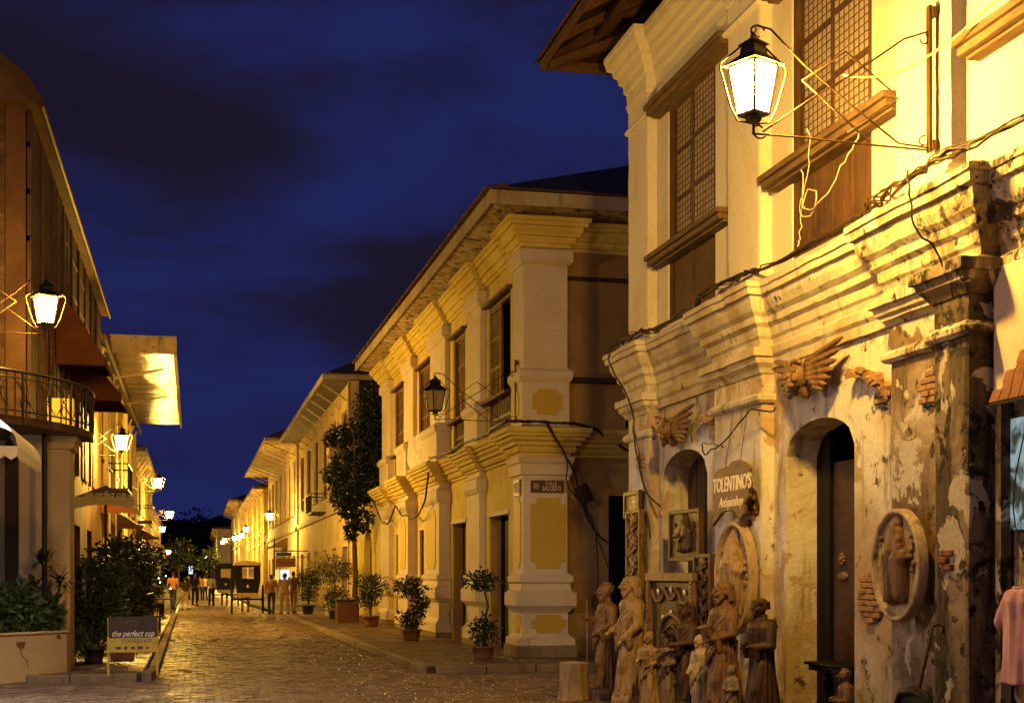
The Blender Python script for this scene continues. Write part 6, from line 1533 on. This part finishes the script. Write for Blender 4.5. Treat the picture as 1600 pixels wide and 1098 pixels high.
chair((-1.72, 47.0, .105), R(100), 'cafe chair under the orange shirted sitter'); seated((-1.72, 47.0, .105), R(100), 'shirt_o', 'person in orange shirt seated at the left cafe tables')
table((-1.25, 46.9, .105), 'nearer round cafe table beside the orange shirted sitter')
chair((-1.45, 52.0, .105), R(70), 'cafe chair under the brown shirted sitter'); seated((-1.45, 52.0, .105), R(70), 'shirt_b', 'person in brown shirt seated farther along the left pavement')
table((-1.0, 52.1, .105), 'farther round cafe table beside the brown shirted sitter')
bn = thing('wooden_bench', (-1.3, 40.5, .105), 'low dark wooden bench behind the pavement sign', 'bench'); local_part('seat', MB().box(-.5, .5, -.15, .15, .40, .45), M['wood_dk'], bn, bevel=.01)
for x in (-.42, .42): local_part('leg', MB().box(x-.03, x+.03, -.13, .13, 0, .40), M['wood_dk'], bn)

# ------------------------------------------------------------------ horse carriages
def carriage(loc, label, roof='coach_roof', rz=0.0):
    t = thing('horse_carriage', loc, label, 'carriage', 'horse carriages waiting in the road', rz)
    def tap(z0, z1, w0, w1, y0, y1):
        return MB().add([(-w0, y0, z0), (w0, y0, z0), (w0, y1, z0), (-w0, y1, z0), (-w1, y0, z1), (w1, y0, z1), (w1, y1, z1), (-w1, y1, z1)], [(0,3,2,1),(4,5,6,7),(0,1,5,4),(1,2,6,5),(2,3,7,6),(3,0,4,7)])
    local_part('body', tap(.82, 1.42, .42, .54, 0, 1.1), M['coach'], t, bevel=.04)
    q = MB().box(-.54, -.50, 0, .04, 1.42, 2.12).box(.50, .54, 0, .04, 1.42, 2.12).box(-.54, -.5, .04, 1.1, 2.04, 2.12).box(.5, .54, .04, 1.1, 2.04, 2.12).box(-.54, -.5, 1.06, 1.1, 1.42, 2.04).box(.5, .54, 1.06, 1.1, 1.42, 2.04)
    q.box(-.5, .5, .0, .03, 2.0, 2.12).box(-.50, -.25, .0, .03, 1.42, 2.0).box(.25, .50, .0, .03, 1.42, 2.0).box(-.25, .25, 0, .03, 1.42, 1.52); local_part('canopy_frame', q, M['coach'], t, bevel=.008)
    q = MB(); prof = [(-.60, 2.10), (-.56, 2.20), (-.3, 2.27), (0, 2.29), (.3, 2.27), (.56, 2.20), (.60, 2.10)]; q.prism(prof, 'y', -.10, 1.25); local_part('roof', q, M[roof], t)
    local_part('rear_window', MB().box(-.25, -.02, .012, .02, 1.55, 1.98).box(.02, .25, .012, .02, 1.55, 1.98), M['canvas'], t)
    local_part('rear_bumper', MB().prism([(-.42, .72), (.42, .72), (.46, .84), (.40, .90), (-.40, .90), (-.46, .84)], 'y', -.12, -.06), M['carve_pale'], t, bevel=.01)
    local_part('emblem', MB().ball((0, -.01, 1.18), (.055, .02, .075), 10, 8), M['canvas'], t, smooth=True)
    for sx in (-1, 1):
        local_part('curtain', MB().prism([(sx*.48, 2.0), (sx*.30, 2.0), (sx*.44, 1.6), (sx*.48, 1.45)], 'y', .035, .05), M['canvas'], t)
        q = MB(); R_ = .62; cx = sx*.66; cy = .5
        q.tube([(cx, cy+R_*math.cos(a*math.pi/16), R_+R_*math.sin(a*math.pi/16)) for a in range(33)], .028, 6); local_part('wheel', q, M['coach'], t, smooth=True)
        w = t.children[-1]
        for i in range(10): local_part('spoke', MB().tube([(cx, cy, R_), (cx, cy+R_*math.cos(i*.6283), R_+R_*math.sin(i*.6283))], .014, 5), M['coach'], w)
        local_part('hub', MB().tube([(cx-.06, cy, R_), (cx+.06, cy, R_)], .07, 10), M['coach'], w)
        local_part('shaft', MB().tube([(sx*.40, .9, .85), (sx*.38, 2.2, 1.05), (sx*.34, 3.9, 1.1)], .03, 6), M['wood'], t)
    local_part('axle', MB().tube([(-.66, .5, .62), (.66, .5, .62)], .035, 8), M['iron'], t)
    local_part('seat', MB().box(-.45, .45, .25, .6, 1.15, 1.3), M['plaque'], t, bevel=.03); return t
def horse(loc, label, rz=0.0):
    t = thing('horse', loc, label, 'horse', 'harnessed horses', rz); q = MB()       # faces +Y
    q.ball((0, .95, 1.05), (.25, .42, .30), 14, 10); q.ball((0, .40, 1.08), (.24, .55, .26), 14, 10); q.ball((0, -.02, 1.12), (.26, .34, .28), 14, 10)
    q.cap((0, 1.15, 1.15), (0, 1.50, 1.55), .17, .11, 12); q.cap((0, 1.50, 1.58), (0, 1.86, 1.36), .10, .06, 12); q.cap((.05, 1.48, 1.66), (.06, 1.47, 1.76), .03, .012, 6); q.cap((-.05, 1.48, 1.66), (-.06, 1.47, 1.76), .03, .012, 6)
    for sx in (-1, 1):
        q.cap((sx*.14, -.05, 1.05), (sx*.14, .08, .72), .16, .10, 10); q.cap((sx*.14, .08, .72), (sx*.13, -.22, .46), .085, .05, 10); q.cap((sx*.13, -.22, .46), (sx*.13, -.18, .12), .042, .034, 8); q.cap((sx*.13, -.18, .10), (sx*.13, -.12, .04), .038, .05, 8)
        q.cap((sx*.13, 1.05, .95), (sx*.13, 1.08, .62), .11, .065, 10); q.cap((sx*.13, 1.08, .62), (sx*.13, 1.08, .42), .055, .042, 8); q.cap((sx*.13, 1.08, .42), (sx*.13, 1.06, .10), .038, .034, 8); q.cap((sx*.13, 1.06, .10), (sx*.13, 1.12, .04), .036, .05, 8)
    remesh(local_part('body', q, M['horse'], t), .022, 3)
    q = MB(); 
    for i in range(9): q.tube([(.015*(i-4), -.30, 1.25), (.02*(i-4), -.42, 1.0), (.018*(i-4), -.40, .55)], .018, 5, r1=.006)
    local_part('tail', q, M['hair'], t)
    q = MB()
    for i in range(12): k = i/11; q.tube([(0, 1.15+.36*k, 1.34+.34*k), (.07, 1.10+.36*k, 1.24+.30*k), (.09, 1.08+.36*k, 1.12+.30*k)], .018, 5, r1=.008)
    local_part('mane', q, M['hair'], t)
    local_part('harness', MB().tube([(.27*math.cos(a*.5236), .85, 1.06+.33*math.sin(a*.5236)) for a in range(13)], .02, 5).tube([(.27*math.cos(a*.5236), .2, 1.07+.29*math.sin(a*.5236)) for a in range(13)], .015, 5), M['coach'], t); return t
carriage((2.36, 62.0, 0), 'black horse carriage with tan roof seen from behind, right one of two'); horse((2.36, 64.6, 0), 'brown horse harnessed to the right carriage')
carriage((1.74, 76.0, 0), 'farther black horse carriage with dark roof, left one of two', 'coach'); horse((1.74, 78.6, 0), 'brown horse harnessed to the left farther carriage')
top('slim_iron_bollard', MB().tube([(0, 0, 0), (0, 0, 1.95)], .045, 8), M['iron'], (1.66, 61.6, 0), 'thin black pole standing left of the near carriage', 'pole')

# ------------------------------------------------------------------ stump, cane, chair top, pedestal, shirt
st = thing('tree_stump', (5.06, 18.45, -.01), 'pale tree stump with flared foot left of the statues', 'stump'); q = MB()
def sf(t, v): return 1+.06*math.sin(3*t+1)+.05*math.sin(7*t)*(1-v*.6)+.10*(1-v)**2*math.sin(5*t+2)
q.lathe([(.235, 0), (.215, .06), (.20, .18), (.195, .36), (.20, .50), (.19, .515)], 48, fold=sf); local_part('bark_body', q, wood('pale_stump_wood', (.24, .15, .075), (.46, .32, .18), .8, (11, 11, 1.2), .8), st, smooth=False)
q = MB().lathe([(.185, .515), (.17, .522)], 48, fold=sf); local_part('cut_top', q, M['carve_pale'], st)
top('walking_cane', MB().tube([(5.42, 9.92, .55), (5.85, 10.38, 1.24), (5.87, 10.39, 1.28), (5.90, 10.36, 1.30), (5.93, 10.33, 1.27), (5.92, 10.33, 1.22)], .014, 8), M['wood_dk'], (5.42, 9.92, .0), 'dark hooked walking cane leaning on the grimy pilaster', 'cane', smooth=True, world=True)
rc = thing('round_back_chair', (5.12, 9.30, .0), 'dark round backed chair just showing at the bottom edge', 'chair')
local_part('backrest', MB().tube([(-.0, -.26, .45), (-.02, -.27, .70), (-.02, -.18, .83), (-.02, 0, .86), (-.02, .18, .83), (-.02, .27, .70), (0, .26, .45)], .035, 10), M['black_door'], rc, smooth=True)
local_part('back_panel', MB().prism([(-.25, .5), (-.25, .70), (-.17, .81), (0, .85), (.17, .81), (.25, .70), (.25, .5)], 'x', -.03, 0), M['black_door'], rc)
local_part('seat', MB().box(.0, .45, -.24, .24, .42, .47), M['black_door'], rc, bevel=.02)
for x in (.02, .42):
    for y_ in (-.21, .21): local_part('leg', MB().tube([(x, y_, 0), (x, y_, .42)], .02, 8), M['black_door'], rc)
pd = thing('black_pedestal_table', (6.22, 13.4, .0), 'black turned pedestal table standing in the shop doorway', 'table')
local_part('tabletop', MB().box(.06, .50, -.55, .38, .76, .79).box(.09, .47, -.50, .33, .70, .76), M['black_door'], pd, bevel=.01)
for y_ in (-.42, .25): local_part('leg', MB().lathe([(.05, 0), (.06, .08), (.03, .14), (.045, .3), (.025, .42), (.05, .55), (.03, .62), (.05, .70)], 14, (.28, y_, 0)), M['black_door'], pd, smooth=True)
psh = thing('pink_shirt', (6.0, 9.35, 1.5), 'pink shirt hanging on the right edge below the lit glass', 'shirt')
q = MB(); n = 30; vs = []; prof = [(.06, .10), (.14, .08), (.17, .0), (.15, -.12), (.155, -.3), (.17, -.52), (.18, -.62)]
q.lathe([(r, z) for r, z in reversed(prof)], 36, fold=lambda t, v: 1+.16*math.sin(6*t+v*4)+.08*math.sin(11*t-v*3)); q.v = [(x*.55, y*1.1, z) for x, y, z in q.v]
q.cap((0, .14, .03), (.0, .25, -.16), .055, .065); q.cap((0, -.14, .03), (.0, -.25, -.16), .055, .065)
o = local_part('cloth', q, M['pink'], psh); remesh(o, .012, 3)
local_part('collar', MB().tube([(.04*math.cos(a*.5236)*1.2, .07*math.sin(a*.5236), .10) for a in range(13)], .012, 6), M['pink'], psh)
local_part('hanger', MB().tube([(0, .2, .02), (0, 0, .12), (0, -.2, .02)], .006, 6).tube([(0, 0, .12), (0, 0, .2), (.03, 0, .23)], .004, 6), M['carve_gold'], psh)

# air conditioner and satellite bits on the tall ochre house
ac = thing('air_conditioner', (6.1, 61.5, 6.9), 'boxy air conditioner with bracket on the tall ochre house wall', 'air conditioner'); obj('casing', MB().box(5.75, 6.41, 61.0, 62.0, 6.9, 7.5), M['trim'], ac, bevel=.02); obj('bracket', MB().beam((5.8, 61.1, 6.88), (6.41, 61.1, 6.3), .05, .05).beam((5.8, 61.9, 6.88), (6.41, 61.9, 6.3), .05, .05), M['iron'], ac)

# ------------------------------------------------------------------ cables
def sag(pts, drop=.1, n=8, seed=0, wob=.01):
    rnd = random.Random(seed); out = []
    for k_ in range(len(pts)-1):
        a = Vector(pts[k_]); b = Vector(pts[k_+1]); p0 = Vector(pts[max(k_-1, 0)]); p3 = Vector(pts[min(k_+2, len(pts)-1)])
        for i in range(n): t = i/n; p = .5*((2*a)+(b-p0)*t+(2*p0-5*a+4*b-p3)*t*t+(3*a-p0-3*b+p3)*t**3); p.z -= drop*4*t*(1-t); out.append(p+Vector((rnd.uniform(-wob, wob), rnd.uniform(-wob, wob), rnd.uniform(-wob, wob))))
    out.append(Vector(pts[-1])); return out
def cable_bundle(name, strands, mt, label, r=.016):
    t = thing(name, tuple(strands[0][0]), label, 'cables')
    for i, s_ in enumerate(strands): obj('cable', MB().tube(s_, r*(1 if i % 3 == 0 else .6), 6), M[mt], t, smooth=True)
    return t
top_path = [(5.98, 19.4, 4.99), (5.94, 18.5, 4.99), (6.06, 18.1, 4.97), (6.06, 16.6, 4.98), (5.94, 15.9, 5.0), (5.95, 14.7, 5.0), (6.06, 14.3, 4.99), (6.08, 12.4, 5.0), (5.95, 11.6, 4.99), (5.85, 10.8, 5.0), (5.85, 9.8, 5.0), (6.02, 8.0, 5.02)]
cable_bundle('cable_bundle', [[Vector(p)+Vector((random.uniform(-.03, .08), 0, random.uniform(0, .07)))for p in sag(top_path, -.01, 4, k, .022)] for k in range(6)], 'wood_dk', 'tangle of brown cables lying along the cornice top of the cream house', .013)
cable_bundle('cable_bundle', [sag([(5.84, 19.0, 4.98), (5.70, 18.95, 4.7), (6.0, 18.92, 4.1), (6.07, 18.9, 3.5), (6.1, 18.6, 2.9), (6.2, 18.2, 2.62)], .0, 5, 3, .012), sag([(6.0, 18.92, 4.1), (6.09, 18.8, 3.4), (6.1, 18.5, 2.6), (6.15, 18.45, 2.2)], .0, 5, 4, .012)], 'cable', 'cables running down the far pilaster of the cream house', .013)
cable_bundle('cable_bundle', [sag([(6.05, 16.2, 3.28), (6.06, 15.9, 3.20), (6.0, 14.55, 3.52), (6.15, 14.2, 3.50)], .06, 7, 5, .006), sag([(6.05, 16.2, 3.3), (6.08, 15.7, 3.22), (6.1, 15.6, 3.2)], .0, 5, 6, .02)], 'cable', 'thin chain-like wire looping beside the hanging wooden sign', .010)
cable_bundle('cable_bundle', [sag([(5.3, 10.85, 5.86), (5.9, 10.5, 5.95), (6.1, 9.0, 6.35)], .03, 6, 7, .004), sag([(5.65, 12.3, 5.9), (5.8, 12.6, 5.6), (5.85, 12.95, 5.3), (5.9, 12.75, 5.22), (5.85, 12.55, 5.36), (5.86, 12.75, 5.46), (5.86, 12.85, 5.30), (5.85, 12.4, 5.28), (5.9, 12.1, 5.5), (5.92, 11.8, 5.72)], .02, 6, 8, .012), sag([(5.85, 12.9, 5.7), (5.9, 13.0, 5.2), (5.86, 13.0, 4.95)], 0, 6, 9, .02)], 'cable_y', 'pale loose cord tied to the lantern bracket and rail', .010)
cable_bundle('cable_bundle', [sag([(5.62, 10.35, 4.95), (5.64, 10.3, 4.5), (5.8, 10.25, 4.3), (5.95, 10.2, 3.9)], .0, 6, 10, .012), sag([(6.18, 9.45, 5.4), (6.2, 9.5, 3.3), (6.15, 9.7, 2.2), (6.2, 9.4, 1.6)], .0, 6, 11, .012)], 'cable', 'dark wires dangling at the right end of the big cornice', .009)
yc = [(5.80, 34.9, 4.62), (5.72, 31.9, 4.5), (5.76, 30.4, 4.56), (5.9, 28.4, 4.58), (5.78, 27.2, 4.58), (5.82, 25.92, 4.60), (6.4, 25.88, 4.60), (7.1, 25.88, 4.57), (7.6, 26.1, 4.50), (8.0, 26.4, 4.3), (8.9, 26.3, 3.9)]
cable_bundle('cable_bundle', [sag(yc, .02, 6, 12+k, .02) for k in range(5)], 'cable', 'black cable bundle draped over the yellow house string cornice', .022)
cable_bundle('cable_bundle', [sag([(6.5, 25.86, 4.6), (6.85, 25.9, 4.1), (7.15, 26.0, 3.6), (7.35, 26.25, 3.1), (7.6, 26.3, 2.6), (8.0, 26.4, 2.3), (8.9, 26.4, 2.1)], .0, 6, 20, .01), sag([(6.55, 25.86, 4.6), (6.95, 25.92, 3.9), (7.0, 26.0, 3.4), (7.4, 26.2, 3.0), (7.62, 26.3, 2.6), (7.7, 26.35, 1.6), (7.6, 26.35, 1.1), (7.9, 26.35, .95)], .0, 6, 21, .01), sag([(7.6, 26.3, 2.6), (7.85, 26.35, 2.0), (8.1, 26.4, 1.3), (8.1, 26.4, .6)], 0, 6, 22, .01)], 'cable', 'black cables dropping diagonally past the street name plaque', .020)
cable_bundle('cable_bundle', [sag([(5.78, 34.8, 4.55), (5.82, 36.0, 3.5), (5.75, 38.5, 3.35), (5.78, 40.8, 3.7), (5.8, 43.2, 3.3), (5.9, 47.0, 4.2), (6.1, 52.5, 4.9)], .12, 8, 23+k, .012) for k in range(3)], 'cable', 'thick cable swagging across the far pilasters of the yellow house', .026)
mb_ = thing('meter_box', (7.35, 26.2, 3.25), 'tilted black cable junction box hanging beside the street name plaque', 'junction box'); obj('casing', MB().obox((7.38, 26.15, 3.25), (.24, .12, .36), (0, -.45, 0)), M['iron'], mb_, bevel=.015); obj('conduit', MB().tube([(7.4, 26.2, 3.1), (7.5, 26.25, 2.7)], .02, 6), M['iron'], mb_)
